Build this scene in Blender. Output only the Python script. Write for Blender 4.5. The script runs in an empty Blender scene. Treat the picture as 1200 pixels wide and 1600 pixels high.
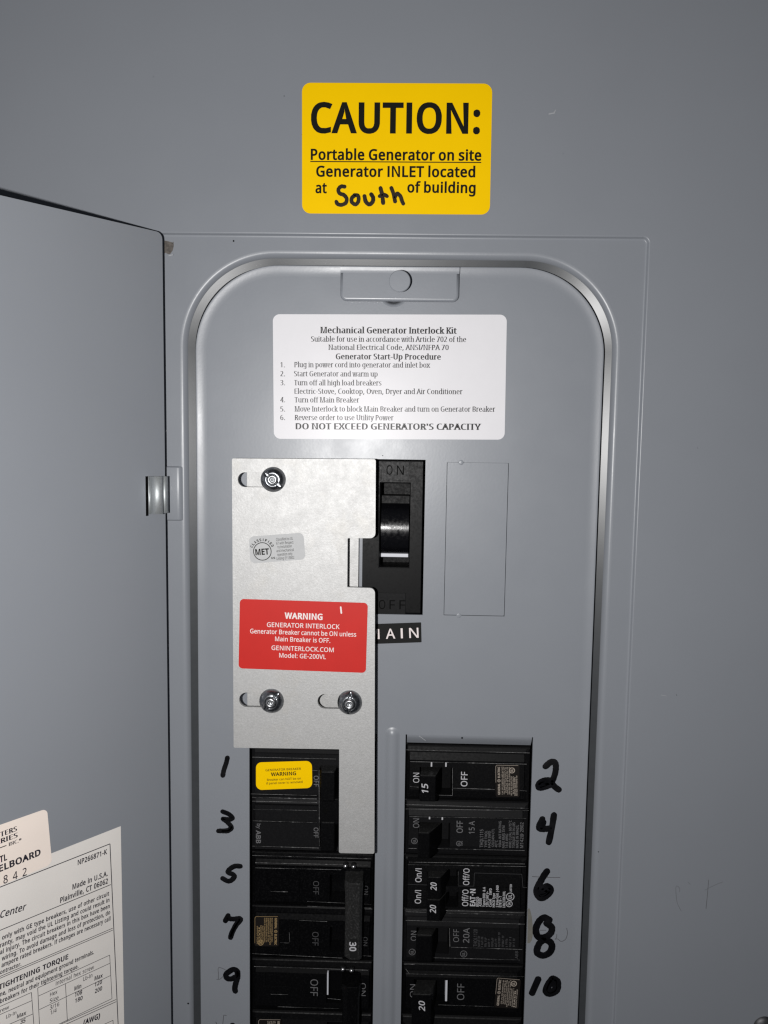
import bpy, math, random
from mathutils import Vector, Matrix
from mathutils.geometry import tessellate_polygon

# ------------------------------------------------------------------ scene, camera, light
SC = bpy.context.scene
COL = SC.collection
S = 0.001                                   # everything below is written in millimetres
random.seed(7)


def W(u, v, w):
    """panel millimetres (u right, v up, w out of the wall) -> world metres"""
    return Vector((u * S, -w * S, v * S))


# pinhole of the phone: rows are panel axes (u, v, w) in camera axes (x right, y down, z forward)
FPX, CX, CY, DIST = 1250.0, 600.0, 800.0, 338.0


def camera_rows():
    d = Vector((-190.0, 13300.0, FPX)).normalized()           # panel "down"
    nx = 30.0
    n = Vector((nx, -(FPX * FPX - 190.0 * nx) / 13300.0, FPX)).normalized()   # into the wall
    r = d.cross(n).normalized()
    return r, -d, -n


RU, RV, RW = camera_rows()


def ray(px, py):
    p = Vector((px - CX, py - CY, FPX))
    return Vector((RU.dot(p), RV.dot(p), RW.dot(p)))


def at(px, py, w=0.0):
    """point of the plane w (mm in front of the panel) measured from the photograph"""
    d = ray(px, py)
    t = (w - DIST) / d.z
    return Vector((d.x * t, d.y * t, w))


cam_data = bpy.data.cameras.new('camera')
cam_data.sensor_fit = 'VERTICAL'
cam_data.sensor_height = 36.0
cam_data.sensor_width = 27.0
cam_data.lens = FPX / 1600.0 * 36.0
cam_data.clip_start = 0.005
cam_data.clip_end = 20.0
cam = bpy.data.objects.new('camera', cam_data)
COL.objects.link(cam)
SC.camera = cam


def axis(k, s):
    return Vector((RU[k], -RW[k], RV[k])) * s


_x, _y, _z = axis(0, 1), axis(1, -1), axis(2, -1)
_m = Matrix(((_x.x, _y.x, _z.x, 0), (_x.y, _y.y, _z.y, 0), (_x.z, _y.z, _z.z, 0), (0, 0, 0, 1)))
cam.matrix_world = Matrix.Translation(W(0, 0, DIST)) @ _m

world = bpy.data.worlds.new('World')
SC.world = world
world.use_nodes = True
bg = world.node_tree.nodes['Background']
bg.inputs[0].default_value = (0.55, 0.6, 0.7, 1)
bg.inputs[1].default_value = 0.06

flash_data = bpy.data.lights.new('phone_flash', 'POINT')
flash_data.shadow_soft_size = 0.003
flash_data.energy = 4.55
flash_data.color = (1.0, 0.985, 0.97)
flash = bpy.data.objects.new('phone_flash', flash_data)
COL.objects.link(flash)
flash.location = W(-38, -5, DIST)

SC.view_settings.view_transform = 'Standard'
SC.view_settings.look = 'None'
SC.view_settings.exposure = 0.0
SC.view_settings.gamma = 1.0
SC.view_settings.use_curve_mapping = False
SC.render.engine = 'CYCLES'
SC.cycles.use_denoising = True
SC.cycles.max_bounces = 8
SC.cycles.sample_clamp_indirect = 6.0
SC.cycles.filter_width = 1.3


# ------------------------------------------------------------------ materials
def nodes_of(name):
    m = bpy.data.materials.new(name)
    m.use_nodes = True
    nt = m.node_tree
    return m, nt, nt.nodes['Principled BSDF']


def noise(nt, scale, detail=3.0, rough=0.6, stretch=None):
    tc = nt.nodes.new('ShaderNodeTexCoord')
    n = nt.nodes.new('ShaderNodeTexNoise')
    n.inputs['Scale'].default_value = scale
    n.inputs['Detail'].default_value = detail
    n.inputs['Roughness'].default_value = rough
    if stretch:
        mp = nt.nodes.new('ShaderNodeMapping')
        mp.inputs['Scale'].default_value = stretch
        nt.links.new(tc.outputs['Object'], mp.inputs['Vector'])
        nt.links.new(mp.outputs['Vector'], n.inputs['Vector'])
    else:
        nt.links.new(tc.outputs['Object'], n.inputs['Vector'])
    return n


def ramp(nt, src, stops):
    r = nt.nodes.new('ShaderNodeValToRGB')
    el = r.color_ramp.elements
    while len(el) < len(stops):
        el.new(0.5)
    for e, (p, c) in zip(el, stops):
        e.position = p
        e.color = (c, c, c, 1) if isinstance(c, (int, float)) else (*c, 1)
    nt.links.new(src, r.inputs['Fac'])
    return r


def bump(nt, bsdf, src, strength, dist):
    b = nt.nodes.new('ShaderNodeBump')
    b.inputs['Strength'].default_value = strength
    b.inputs['Distance'].default_value = dist
    nt.links.new(src, b.inputs['Height'])
    nt.links.new(b.outputs['Normal'], bsdf.inputs['Normal'])
    return b


def simple(name, col, rough, metal=0.0, spec=0.5, vary=0.0, vscale=400, rvary=0.0, bstr=0.0, bscale=1500, bdist=5e-5, coat=0.0):
    m, nt, b = nodes_of(name)
    b.inputs['Base Color'].default_value = (*col, 1)
    b.inputs['Roughness'].default_value = rough
    b.inputs['Metallic'].default_value = metal
    b.inputs['Specular IOR Level'].default_value = spec
    if coat:
        b.inputs['Coat Weight'].default_value = coat
        b.inputs['Coat Roughness'].default_value = 0.15
    if vary:
        n = noise(nt, vscale)
        r = ramp(nt, n.outputs['Fac'], [(0.3, tuple(c * (1 - vary) for c in col)), (0.7, tuple(min(1, c * (1 + vary)) for c in col))])
        nt.links.new(r.outputs['Color'], b.inputs['Base Color'])
    if rvary:
        n = noise(nt, vscale * 0.6, 4)
        r = ramp(nt, n.outputs['Fac'], [(0.3, max(0.02, rough - rvary)), (0.7, rough + rvary)])
        nt.links.new(r.outputs['Color'], b.inputs['Roughness'])
    if bstr:
        n = noise(nt, bscale, 2)
        bump(nt, b, n.outputs['Fac'], bstr, bdist)
    return m


def grey_paint():
    m, nt, b = nodes_of('grey_enamel')
    big = noise(nt, 9, 3)
    r = ramp(nt, big.outputs['Fac'], [(0.3, (0.233, 0.247, 0.273)), (0.7, (0.244, 0.259, 0.286))])
    dust = noise(nt, 900, 2, 0.7)
    dr = ramp(nt, dust.outputs['Fac'], [(0.70, 0.0), (0.80, 0.12)])
    mx = nt.nodes.new('ShaderNodeMix')
    mx.data_type = 'RGBA'
    nt.links.new(dr.outputs['Color'], mx.inputs[0])
    nt.links.new(r.outputs['Color'], mx.inputs[6])
    mx.inputs[7].default_value = (0.36, 0.36, 0.37, 1)
    nt.links.new(mx.outputs[2], b.inputs['Base Color'])
    b.inputs['Specular IOR Level'].default_value = 0.45
    rn = noise(nt, 60, 4)
    rr = ramp(nt, rn.outputs['Fac'], [(0.3, 0.31), (0.7, 0.38)])
    nt.links.new(rr.outputs['Color'], b.inputs['Roughness'])
    peel = noise(nt, 900, 2)
    bump(nt, b, peel.outputs['Fac'], 0.30, 5e-5)
    return m


def zinc_sheet():
    m, nt, b = nodes_of('zinc_plated_sheet')
    b.inputs['Metallic'].default_value = 0.55
    n1 = noise(nt, 1500, 3, 0.75)
    r1 = ramp(nt, n1.outputs['Fac'], [(0.30, (0.46, 0.46, 0.455)), (0.52, (0.50, 0.499, 0.495)), (0.70, (0.56, 0.56, 0.558))])
    st = noise(nt, 45, 4, 0.65)
    sr = ramp(nt, st.outputs['Fac'], [(0.55, 0.0), (0.72, 0.35)])
    sm = nt.nodes.new('ShaderNodeMix')
    sm.data_type = 'RGBA'
    sm.blend_type = 'MULTIPLY'
    nt.links.new(sr.outputs['Color'], sm.inputs[0])
    nt.links.new(r1.outputs['Color'], sm.inputs[6])
    sm.inputs[7].default_value = (1.0, 0.95, 0.86, 1)
    nt.links.new(sm.outputs[2], b.inputs['Base Color'])
    n2 = noise(nt, 260, 4, 0.6)
    r2 = ramp(nt, n2.outputs['Fac'], [(0.3, 0.55), (0.7, 0.61)])
    nt.links.new(r2.outputs['Color'], b.inputs['Roughness'])
    n3 = noise(nt, 1250, 3, 0.75)
    bump(nt, b, n3.outputs['Fac'], 0.6, 1e-4)
    return m


def black_plastic(name, col, rough, dustamt=0.5, spec=0.12):
    m, nt, b = nodes_of(name)
    d = noise(nt, 1400, 4, 0.75)
    hi = tuple(min(1, c + 0.016 * dustamt) for c in col)
    b.inputs['Specular IOR Level'].default_value = spec
    r = ramp(nt, d.outputs['Fac'], [(0.50, col), (0.80, hi)])
    nt.links.new(r.outputs['Color'], b.inputs['Base Color'])
    n = noise(nt, 900, 5, 0.7)
    rr = ramp(nt, n.outputs['Fac'], [(0.3, max(0.05, rough - 0.1)), (0.7, rough + 0.12)])
    nt.links.new(rr.outputs['Color'], b.inputs['Roughness'])
    p = noise(nt, 2500, 2)
    bump(nt, b, p.outputs['Fac'], 0.15, 3e-5)
    return m


M = dict(
    grey=grey_paint(),
    zinc=zinc_sheet(),
    lining=simple('dark_bare_steel', (0.052, 0.056, 0.061), 0.34, 0.06, vary=0.06, vscale=300, bstr=0.12, bscale=1500, bdist=3e-5),
    nut=simple('dark_zinc_nut', (0.26, 0.27, 0.285), 0.30, 1.0, vary=0.25, vscale=900, rvary=0.08, bstr=0.2, bscale=1800, bdist=4e-5),
    stud=simple('threaded_stud', (0.42, 0.43, 0.44), 0.36, 1.0, vary=0.3, vscale=1500, bstr=0.3, bscale=2500, bdist=5e-5),
    hinge=simple('hinge_steel', (0.60, 0.63, 0.64), 0.58, 0.8, vary=0.08, vscale=1500, bstr=0.25, bscale=3000, bdist=4e-5),
    gloss=simple('shiny_black_toggle', (0.003, 0.003, 0.004), 0.26, spec=0.42, rvary=0.12, vscale=1200, bstr=0.35, bscale=1800, bdist=5e-5),
    glint_metal=simple('glint_dome_metal', (0.40, 0.40, 0.41), 0.32, 1.0, vary=0.3, vscale=2000, bstr=0.3, bscale=2500),  # bright metal for added domes that stand in for toggle glints
    grease=simple('grease_smear', (0.175, 0.170, 0.150), 0.5, vary=0.1, vscale=400),
    main_black=black_plastic('main_breaker_black', (0.0030, 0.0030, 0.0034), 0.42, 0.3),
    worn_handle=black_plastic('worn_black_handle', (0.016, 0.016, 0.016), 0.36, 4.0),
    black=black_plastic('black_moulded_plastic', (0.0022, 0.0022, 0.0026), 0.45, 0.4, 0.08),
    black_dull=black_plastic('dull_black_plastic', (0.0030, 0.0030, 0.0034), 0.5, 0.5),
    black_new=black_plastic('charcoal_plastic', (0.0065, 0.0065, 0.0072), 0.5, 0.4),
    black_gloss=black_plastic('glossy_black_plastic', (0.0022, 0.0022, 0.0026), 0.32, 0.6, 0.06),
    tape=simple('black_tape', (0.010, 0.010, 0.010), 0.6, spec=0.15, bstr=0.2, bscale=1800),
    engraved=simple('engraved_black', (0.003, 0.003, 0.003), 0.7, spec=0.04),
    pad=black_plastic('worn_black_pad', (0.020, 0.020, 0.021), 0.45, 2.0),
    wear_glint=simple('worn_glint_edge', (0.16, 0.16, 0.16), 0.6, vary=0.6, vscale=1200),  # pale grey of rubbed edges, with their glint put into the colour
    yellow=simple('yellow_vinyl', (0.97, 0.60, 0.0), 0.5, vary=0.012, vscale=60, spec=0.06),
    red=simple('red_vinyl', (0.55, 0.020, 0.015), 0.5, vary=0.03, vscale=80, spec=0.25),
    white=simple('white_label', (0.75, 0.74, 0.765), 0.34, vary=0.012, vscale=90, spec=0.2),
    foil=simple('silver_foil_label', (0.50, 0.505, 0.51), 0.6, 0.0, spec=0.15, vary=0.03, vscale=500),
    paper=simple('aged_paper', (0.77, 0.735, 0.70), 0.7, vary=0.03, vscale=40, spec=0.3),
    cream=simple('cream_label', (0.88, 0.775, 0.70), 0.6, vary=0.02, vscale=60, spec=0.3),
    ink=simple('black_ink', (0.008, 0.008, 0.006), 0.6, spec=0.12),
    serif_ink=simple('black_laser_ink', (0.008, 0.008, 0.009), 0.38, spec=0.22),
    ink_blue=simple('dark_print', (0.022, 0.020, 0.03), 0.6, spec=0.2),
    marker=simple('black_marker', (0.003, 0.003, 0.004), 0.42, spec=0.25, vary=0.6, vscale=250, rvary=0.15),
    marker_thin=simple('marker_on_vinyl', (0.018, 0.011, 0.004), 0.55, spec=0.25, vary=0.6, vscale=250),
    pencil=simple('pencil_line', (0.10, 0.10, 0.11), 0.6),
    print_white=simple('white_print', (0.47, 0.47, 0.49), 0.6, spec=0.2),
    print_pink=simple('label_white_print', (0.82, 0.74, 0.73), 0.6),
    print_grey=simple('grey_print', (0.135, 0.135, 0.14), 0.6, spec=0.2),
    print_dim=simple('dim_grey_print', (0.060, 0.060, 0.063), 0.6, spec=0.2),
    print_cream=simple('cream_print', (0.38, 0.33, 0.28), 0.6, spec=0.2),
    print_gold=simple('gold_print', (0.33, 0.23, 0.11), 0.6, spec=0.2),
    rating=simple('rating_label_black', (0.010, 0.008, 0.007), 0.5, spec=0.2),
    white_plastic=simple('white_flag_plastic', (0.60, 0.61, 0.66), 0.45),
    rust=simple('bare_rusty_metal', (0.10, 0.088, 0.078), 0.75, vary=0.45, vscale=900),
    scuff=simple('scuffed_enamel', (0.36, 0.37, 0.39), 0.5),
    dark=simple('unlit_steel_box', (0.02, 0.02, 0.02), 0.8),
    wall=simple('painted_wall', (0.55, 0.54, 0.51), 0.8, vary=0.03, vscale=20, bstr=0.2, bscale=300, bdist=2e-4),
    screw=simple('screw_steel', (0.11, 0.11, 0.115), 0.55, 1.0, vary=0.2, vscale=900),
)


# ------------------------------------------------------------------ mesh helpers
class MB:
    """collects faces in panel millimetres and links them as one mesh object"""

    def __init__(self):
        self.v, self.f, self.sm = [], [], []

    def add(self, verts, faces, smooth=False):
        o = len(self.v)
        self.v += [Vector(p) for p in verts]
        self.f += [tuple(i + o for i in f) for f in faces]
        self.sm += [smooth] * len(faces)
        return self

    def prism(self, outer, w0, w1, holes=(), F=None, back=False):
        """flat plate with holes between w0 and w1"""
        loops = [list(outer)] + [list(h) for h in holes]
        flat = [p for l in loops for p in l]
        tris = tessellate_polygon([[Vector((p[0], p[1], 0)) for p in l] for l in loops])
        n = len(flat)
        F = F or (lambda x, y, w: Vector((x, y, w)))
        vs = [F(p[0], p[1], w1) for p in flat] + [F(p[0], p[1], w0) for p in flat]
        fs = []
        for t in tris:
            a, b, c = (flat[i] for i in t)
            if (b[0] - a[0]) * (c[1] - a[1]) - (b[1] - a[1]) * (c[0] - a[0]) < 0:
                t = (t[0], t[2], t[1])
            fs.append(tuple(t))
            if back:
                fs.append((t[2] + n, t[1] + n, t[0] + n))
        o = 0
        for k, l in enumerate(loops):
            A = sum(l[i - 1][0] * l[i][1] - l[i][0] * l[i - 1][1] for i in range(len(l)))
            ccw = (A > 0) == (k == 0)
            m = len(l)
            for i in range(m):
                j = (i + 1) % m
                q = (o + i, o + i + n, o + j + n, o + j)
                fs.append(q if ccw else q[::-1])
            o += m
        return self.add(vs, fs)

    def loft(self, rings, closed=True, smooth=True, flip=False):
        n = len(rings[0])
        vs = [p for r in rings for p in r]
        fs = []
        for k in range(len(rings) - 1):
            for i in range(n if closed else n - 1):
                j = (i + 1) % n
                q = (k * n + i, k * n + j, (k + 1) * n + j, (k + 1) * n + i)
                fs.append(q[::-1] if flip else q)
        return self.add(vs, fs, smooth)

    def hexa(self, lo, hi):
        """block between two quads (lists of 4 points, same order counter-clockwise seen from the front)"""
        vs = list(lo) + list(hi)
        fs = [(4, 5, 6, 7), (3, 2, 1, 0)] + [(i, (i + 1) % 4, 4 + (i + 1) % 4, 4 + i) for i in range(4)]
        return self.add(vs, fs)

    def box(self, u0, u1, v0, v1, w0, w1):
        q = [(u0, v0), (u1, v0), (u1, v1), (u0, v1)]
        return self.hexa([(a, b, w0) for a, b in q], [(a, b, w1) for a, b in q])

    def lathe(self, c, prof, n=40, smooth=True):
        """revolve (r, w) pairs about the axis through c pointing out of the wall"""
        rings = []
        for r, w in prof:
            rings.append([Vector((c[0] + r * math.cos(2 * math.pi * i / n), c[1] + r * math.sin(2 * math.pi * i / n), w)) for i in range(n)])
        return self.loft(rings, True, smooth)

    def build(self, name, mat, parent=None, bevel=0.0, seg=2, ang=30):
        me = bpy.data.meshes.new(name)
        o0 = Vector((0, 0, 0))
        if parent is not None:
            o0 = Vector(parent.get('origin_mm', (0, 0, 0)))
        pts = [W(*(p - o0)) for p in self.v]
        own = Vector((0, 0, 0))
        if parent is None:
            xs = [p.x for p in pts]; ys = [p.y for p in pts]; zs = [p.z for p in pts]
            own = Vector(((min(xs) + max(xs)) / 2, max(ys), (min(zs) + max(zs)) / 2))
            pts = [p - own for p in pts]
        me.from_pydata(pts, [], self.f)
        me.polygons.foreach_set('use_smooth', self.sm)
        me.materials.append(M[mat])
        me.update()
        ob = bpy.data.objects.new(name, me)
        COL.objects.link(ob)
        if parent is None:
            ob.location = own
            # remember the origin so that children given in panel millimetres land in the right place
            ob['origin_mm'] = (own.x / S, own.z / S, -own.y / S)
        else:
            ob.parent = parent
            ob['origin_mm'] = tuple(o0)
        if bevel:
            md = ob.modifiers.new('edge', 'BEVEL')
            md.width = bevel * S
            md.segments = seg
            md.limit_method = 'ANGLE'
            md.angle_limit = math.radians(ang)
            md.use_clamp_overlap = True
        return ob


def tag(o, label=None, cat=None, group=None, kind=None):
    for k, v in (('label', label), ('category', cat), ('group', group), ('kind', kind)):
        if v:
            o[k] = v
    return o


def empty(name, uvw, label, cat, group=None, rotz=0.0):
    o = bpy.data.objects.new(name, None)
    o.empty_display_size = 0.01
    COL.objects.link(o)
    o.location = W(*uvw)
    o.rotation_euler = (0, 0, rotz)
    o['origin_mm'] = (0.0, 0.0, 0.0) if rotz else tuple(float(x) for x in uvw)
    return tag(o, label, cat, group)


def rrect(u0, u1, v0, v1, r, n=8):
    out = []
    for cx, cy, a in ((u1 - r, v1 - r, 0), (u0 + r, v1 - r, 90), (u0 + r, v0 + r, 180), (u1 - r, v0 + r, 270)):
        for i in range(n + 1):
            t = math.radians(a + 90.0 * i / n)
            out.append((cx + r * math.cos(t), cy + r * math.sin(t)))
    return out


def fillet(pts, radii, n=5):
    """polygon with rounded corners (radius per vertex)"""
    out = []
    m = len(pts)
    for i in range(m):
        p0, p, p1 = (Vector(pts[i - 1]), Vector(pts[i]), Vector(pts[(i + 1) % m]))
        r = radii[i]
        if r <= 0:
            out.append(tuple(p)); continue
        a, b = (p0 - p).normalized(), (p1 - p).normalized()
        ang = a.angle(b)
        t = r / math.tan(ang / 2)
        c = p + (a + b).normalized() * (r / math.sin(ang / 2))
        s, e = p + a * t - c, p + b * t - c
        a0 = math.atan2(s.y, s.x); a1 = math.atan2(e.y, e.x)
        d = (a1 - a0 + math.pi) % (2 * math.pi) - math.pi
        for k in range(n + 1):
            q = a0 + d * k / n
            out.append((c.x + r * math.cos(q), c.y + r * math.sin(q)))
    return out


def circle(c, r, n=32):
    return [(c[0] + r * math.cos(2 * math.pi * i / n), c[1] + r * math.sin(2 * math.pi * i / n)) for i in range(n)]


# ------------------------------------------------------------------ lettering
# outlines of a plain sans letter: character code -> [advance, contour, contour ...], each contour x, y, x, y ...
CAP = 573.0
GLYPHS = {
    33: [216, [131, 161, 85, 161, 65, 573, 151, 573], [61, 69, 72, 85, 107, 97, 142, 85, 153, 69, 156, 30, 149, 9, 126, -8, 88, -8, 66, 9, 59, 30]],
    34: [327, [128, 573, 112, 366, 68, 366, 52, 573], [275, 573, 259, 366, 215, 366, 199, 573]],
    35: [518, [385, 350, 360, 221, 470, 221, 470, 168, 350, 168, 317, 0, 260, 0, 293, 168, 178, 168, 147, 0, 91, 0, 121, 168, 20, 168, 20, 221, 132, 221, 157, 350, 50, 350, 50, 403, 167, 403, 199, 573, 257, 573, 225, 403, 340, 403, 372, 573, 427, 573, 395, 403, 497, 403, 497, 350], [188, 221, 303, 221, 328, 350, 213, 350]],
    36: [459, [203, 39, 79, 55, 50, 66, 50, 134, 141, 107, 203, 101, 203, 263, 116, 296, 75, 329, 54, 372, 51, 426, 60, 460, 91, 500, 140, 527, 203, 538, 203, 609, 254, 609, 254, 539, 381, 515, 395, 509, 374, 450, 254, 478, 254, 317, 359, 275, 396, 242, 413, 196, 411, 150, 403, 126, 390, 104, 372, 85, 322, 57, 254, 43, 254, -47, 203, -47], [254, 105, 311, 119, 333, 136, 345, 172, 337, 205, 298, 233, 254, 246], [203, 476, 147, 462, 121, 430, 126, 377, 152, 352, 203, 334]],
    37: [666, [156, 581, 184, 578, 209, 569, 229, 554, 246, 534, 260, 508, 275, 442, 275, 362, 260, 295, 247, 269, 231, 248, 210, 233, 185, 224, 156, 221, 130, 224, 106, 233, 86, 248, 69, 269, 56, 295, 41, 362, 41, 442, 55, 508, 67, 534, 83, 554, 104, 569, 128, 578], [142, 529, 120, 513, 101, 458, 101, 345, 112, 305, 130, 280, 156, 272, 184, 280, 203, 304, 217, 371, 214, 458, 203, 498, 184, 523, 171, 529], [523, 573, 205, 0, 144, 0, 461, 573], [507, 351, 534, 348, 558, 340, 579, 325, 596, 304, 610, 278, 625, 213, 625, 132, 611, 66, 598, 40, 581, 19, 560, 4, 536, -5, 507, -8, 480, -5, 457, 4, 437, 19, 420, 40, 397, 97, 390, 172, 391, 213, 406, 278, 418, 304, 434, 325, 454, 340, 478, 348], [493, 299, 470, 283, 456, 251, 448, 172, 456, 93, 470, 61, 493, 45, 521, 45, 545, 61, 560, 93, 569, 172, 560, 251, 545, 283, 521, 299]],
    38: [587, [284, 578, 318, 567, 345, 549, 373, 510, 383, 458, 374, 411, 350, 372, 292, 323, 268, 308, 423, 159, 457, 216, 479, 286, 550, 286, 508, 170, 468, 114, 585, 0, 490, 0, 420, 67, 352, 20, 285, -3, 196, -7, 148, 2, 108, 20, 77, 47, 55, 82, 44, 125, 46, 187, 57, 220, 87, 261, 166, 318, 112, 391, 96, 456, 106, 509, 135, 548, 165, 567, 201, 578], [209, 273, 141, 221, 119, 178, 118, 131, 133, 95, 162, 69, 202, 56, 273, 59, 314, 71, 375, 111], [225, 523, 198, 514, 177, 496, 165, 457, 174, 416, 211, 364, 225, 350, 292, 401, 308, 428, 312, 472, 294, 505, 271, 519, 257, 523]],
    39: [180, [128, 573, 112, 366, 68, 366, 52, 573]],
    40: [241, [35, 285, 60, 409, 97, 495, 150, 573, 217, 573, 167, 493, 132, 407, 111, 315, 103, 221, 116, 98, 142, 9, 198, -101, 216, -127, 150, -127, 97, -51, 60, 34, 35, 156]],
    41: [241, [202, 125, 170, 5, 128, -77, 91, -127, 25, -127, 87, -20, 124, 98, 137, 221, 130, 315, 98, 436, 59, 521, 24, 573, 91, 573, 144, 495, 189, 379, 208, 252]],
    42: [442, [258, 609, 242, 455, 396, 499, 407, 425, 260, 413, 355, 286, 286, 249, 218, 389, 156, 249, 85, 286, 179, 413, 33, 425, 44, 499, 196, 455, 180, 609]],
    43: [459, [257, 311, 417, 311, 417, 254, 257, 254, 257, 89, 200, 89, 200, 254, 40, 254, 40, 311, 200, 311, 200, 477, 257, 477]],
    44: [215, [154, 84, 85, -103, 33, -103, 73, 93, 148, 93]],
    45: [258, [32, 184, 32, 246, 226, 246, 226, 184]],
    46: [215, [61, 69, 72, 85, 107, 97, 142, 85, 153, 69, 156, 30, 149, 9, 126, -8, 88, -8, 66, 9, 59, 30]],
    47: [298, [290, 573, 77, 0, 8, 0, 221, 573]],
    48: [459, [414, 191, 395, 112, 376, 70, 334, 23, 297, 3, 253, -7, 198, -6, 145, 12, 122, 27, 86, 70, 60, 129, 44, 201, 40, 332, 58, 446, 83, 504, 119, 547, 141, 562, 167, 573, 229, 581, 287, 573, 313, 562, 335, 547, 372, 504, 399, 446, 414, 373, 418, 332], [116, 184, 128, 132, 147, 93, 173, 67, 208, 54, 249, 54, 284, 67, 310, 92, 329, 131, 345, 215, 345, 359, 329, 442, 310, 481, 284, 507, 249, 520, 208, 520, 173, 507, 147, 481, 128, 442, 116, 390, 111, 325]],
    49: [459, [285, 0, 216, 0, 219, 499, 108, 405, 71, 452, 226, 573, 285, 573]],
    50: [459, [417, 0, 38, 0, 38, 59, 287, 320, 313, 370, 322, 424, 315, 466, 294, 496, 261, 514, 200, 520, 147, 506, 83, 466, 45, 513, 137, 567, 221, 581, 293, 570, 331, 552, 361, 526, 382, 492, 394, 428, 383, 364, 340, 286, 247, 185, 128, 67, 417, 64]],
    51: [459, [392, 403, 373, 359, 340, 326, 277, 302, 277, 298, 309, 293, 360, 271, 394, 236, 405, 214, 413, 163, 407, 116, 390, 74, 360, 40, 318, 14, 263, -3, 171, -8, 72, 8, 36, 23, 36, 89, 114, 61, 194, 51, 260, 59, 285, 68, 305, 81, 331, 117, 339, 164, 335, 197, 320, 223, 297, 242, 246, 260, 123, 265, 123, 326, 223, 329, 259, 339, 298, 366, 319, 404, 323, 434, 316, 471, 295, 498, 262, 516, 176, 518, 75, 473, 39, 521, 93, 554, 163, 576, 218, 581, 296, 571, 327, 558, 352, 540, 371, 519, 393, 468]],
    52: [459, [443, 130, 359, 130, 359, 0, 291, 0, 291, 130, 17, 130, 17, 190, 286, 576, 359, 576, 359, 193, 443, 193], [295, 500, 257, 438, 86, 193, 291, 193]],
    53: [459, [275, 346, 322, 331, 361, 307, 389, 274, 407, 232, 413, 183, 407, 128, 387, 81, 356, 43, 314, 15, 261, -2, 177, -8, 97, 4, 51, 23, 51, 90, 121, 62, 200, 52, 274, 65, 302, 82, 323, 106, 340, 156, 339, 202, 321, 245, 306, 262, 287, 275, 232, 290, 99, 280, 64, 302, 86, 573, 373, 573, 373, 508, 146, 508, 132, 342, 207, 351]],
    54: [459, [55, 366, 84, 454, 121, 510, 174, 551, 220, 570, 377, 573, 377, 513, 308, 523, 257, 518, 198, 494, 169, 469, 139, 419, 116, 314, 115, 291, 119, 291, 170, 339, 238, 358, 302, 353, 342, 338, 375, 313, 400, 279, 416, 236, 420, 156, 408, 104, 386, 61, 355, 28, 314, 5, 266, -7, 199, -4, 146, 16, 101, 54, 67, 110, 52, 158, 45, 214], [262, 53, 284, 59, 320, 84, 334, 102, 349, 153, 350, 210, 336, 254, 308, 285, 267, 301, 205, 299, 150, 270, 124, 236, 115, 198, 127, 133, 164, 79, 210, 55]],
    55: [459, [109, 0, 344, 508, 35, 508, 35, 573, 419, 573, 419, 518, 187, 0]],
    56: [459, [276, 577, 318, 565, 352, 546, 378, 519, 395, 485, 399, 427, 385, 383, 346, 338, 291, 303, 369, 254, 401, 216, 418, 167, 413, 104, 395, 65, 367, 34, 330, 11, 258, -7, 201, -7, 149, 2, 106, 21, 74, 47, 52, 81, 41, 122, 43, 183, 75, 241, 158, 299, 96, 346, 65, 396, 58, 444, 63, 485, 80, 518, 123, 556, 182, 577, 205, 580], [110, 125, 125, 90, 155, 64, 200, 50, 257, 50, 302, 64, 332, 91, 348, 127, 346, 174, 327, 207, 264, 251, 217, 270, 136, 219, 115, 186, 109, 160], [207, 522, 170, 512, 143, 491, 128, 460, 130, 414, 148, 382, 232, 330, 302, 373, 323, 402, 330, 441, 329, 460, 315, 491, 287, 512, 250, 522]],
    57: [459, [406, 207, 387, 139, 354, 80, 324, 47, 265, 11, 185, -7, 82, 0, 82, 60, 152, 50, 204, 54, 245, 68, 291, 103, 322, 153, 342, 235, 346, 281, 341, 281, 290, 233, 237, 216, 181, 215, 138, 226, 101, 246, 72, 275, 52, 314, 41, 361, 46, 443, 63, 491, 90, 529, 127, 557, 171, 575, 243, 580, 299, 565, 347, 533, 384, 483, 409, 415, 416, 359], [199, 519, 159, 503, 128, 470, 118, 447, 110, 388, 117, 339, 125, 318, 152, 287, 193, 271, 256, 273, 300, 293, 337, 337, 346, 374, 334, 439, 298, 493, 265, 514, 238, 520]],
    58: [215, [61, 69, 72, 85, 107, 97, 142, 85, 153, 69, 156, 30, 149, 9, 126, -8, 88, -8, 66, 9, 59, 30], [61, 412, 72, 429, 107, 441, 142, 429, 156, 401, 153, 362, 135, 339, 107, 332, 80, 339, 66, 352, 59, 373]],
    59: [215, [147, 84, 78, -103, 25, -103, 66, 93, 141, 93], [60, 412, 78, 434, 105, 441, 141, 429, 155, 401, 152, 362, 133, 339, 105, 332, 78, 339, 64, 352, 57, 373]],
    60: [459, [418, 93, 40, 259, 40, 299, 418, 488, 418, 425, 115, 282, 418, 156]],
    61: [459, [45, 334, 45, 391, 412, 391, 412, 334], [45, 174, 45, 231, 412, 231, 412, 174]],
    62: [459, [40, 156, 342, 281, 40, 425, 40, 488, 418, 299, 418, 259, 40, 93]],
    63: [348, [118, 235, 147, 288, 248, 389, 260, 439, 254, 473, 235, 498, 204, 514, 126, 516, 34, 485, 10, 541, 101, 574, 168, 581, 235, 571, 262, 559, 285, 543, 304, 522, 317, 498, 325, 471, 321, 392, 293, 343, 180, 231, 168, 161, 112, 161], [97, 69, 115, 90, 153, 96, 178, 85, 189, 69, 192, 30, 178, 2, 144, -11, 115, -4, 97, 18]],
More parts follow.
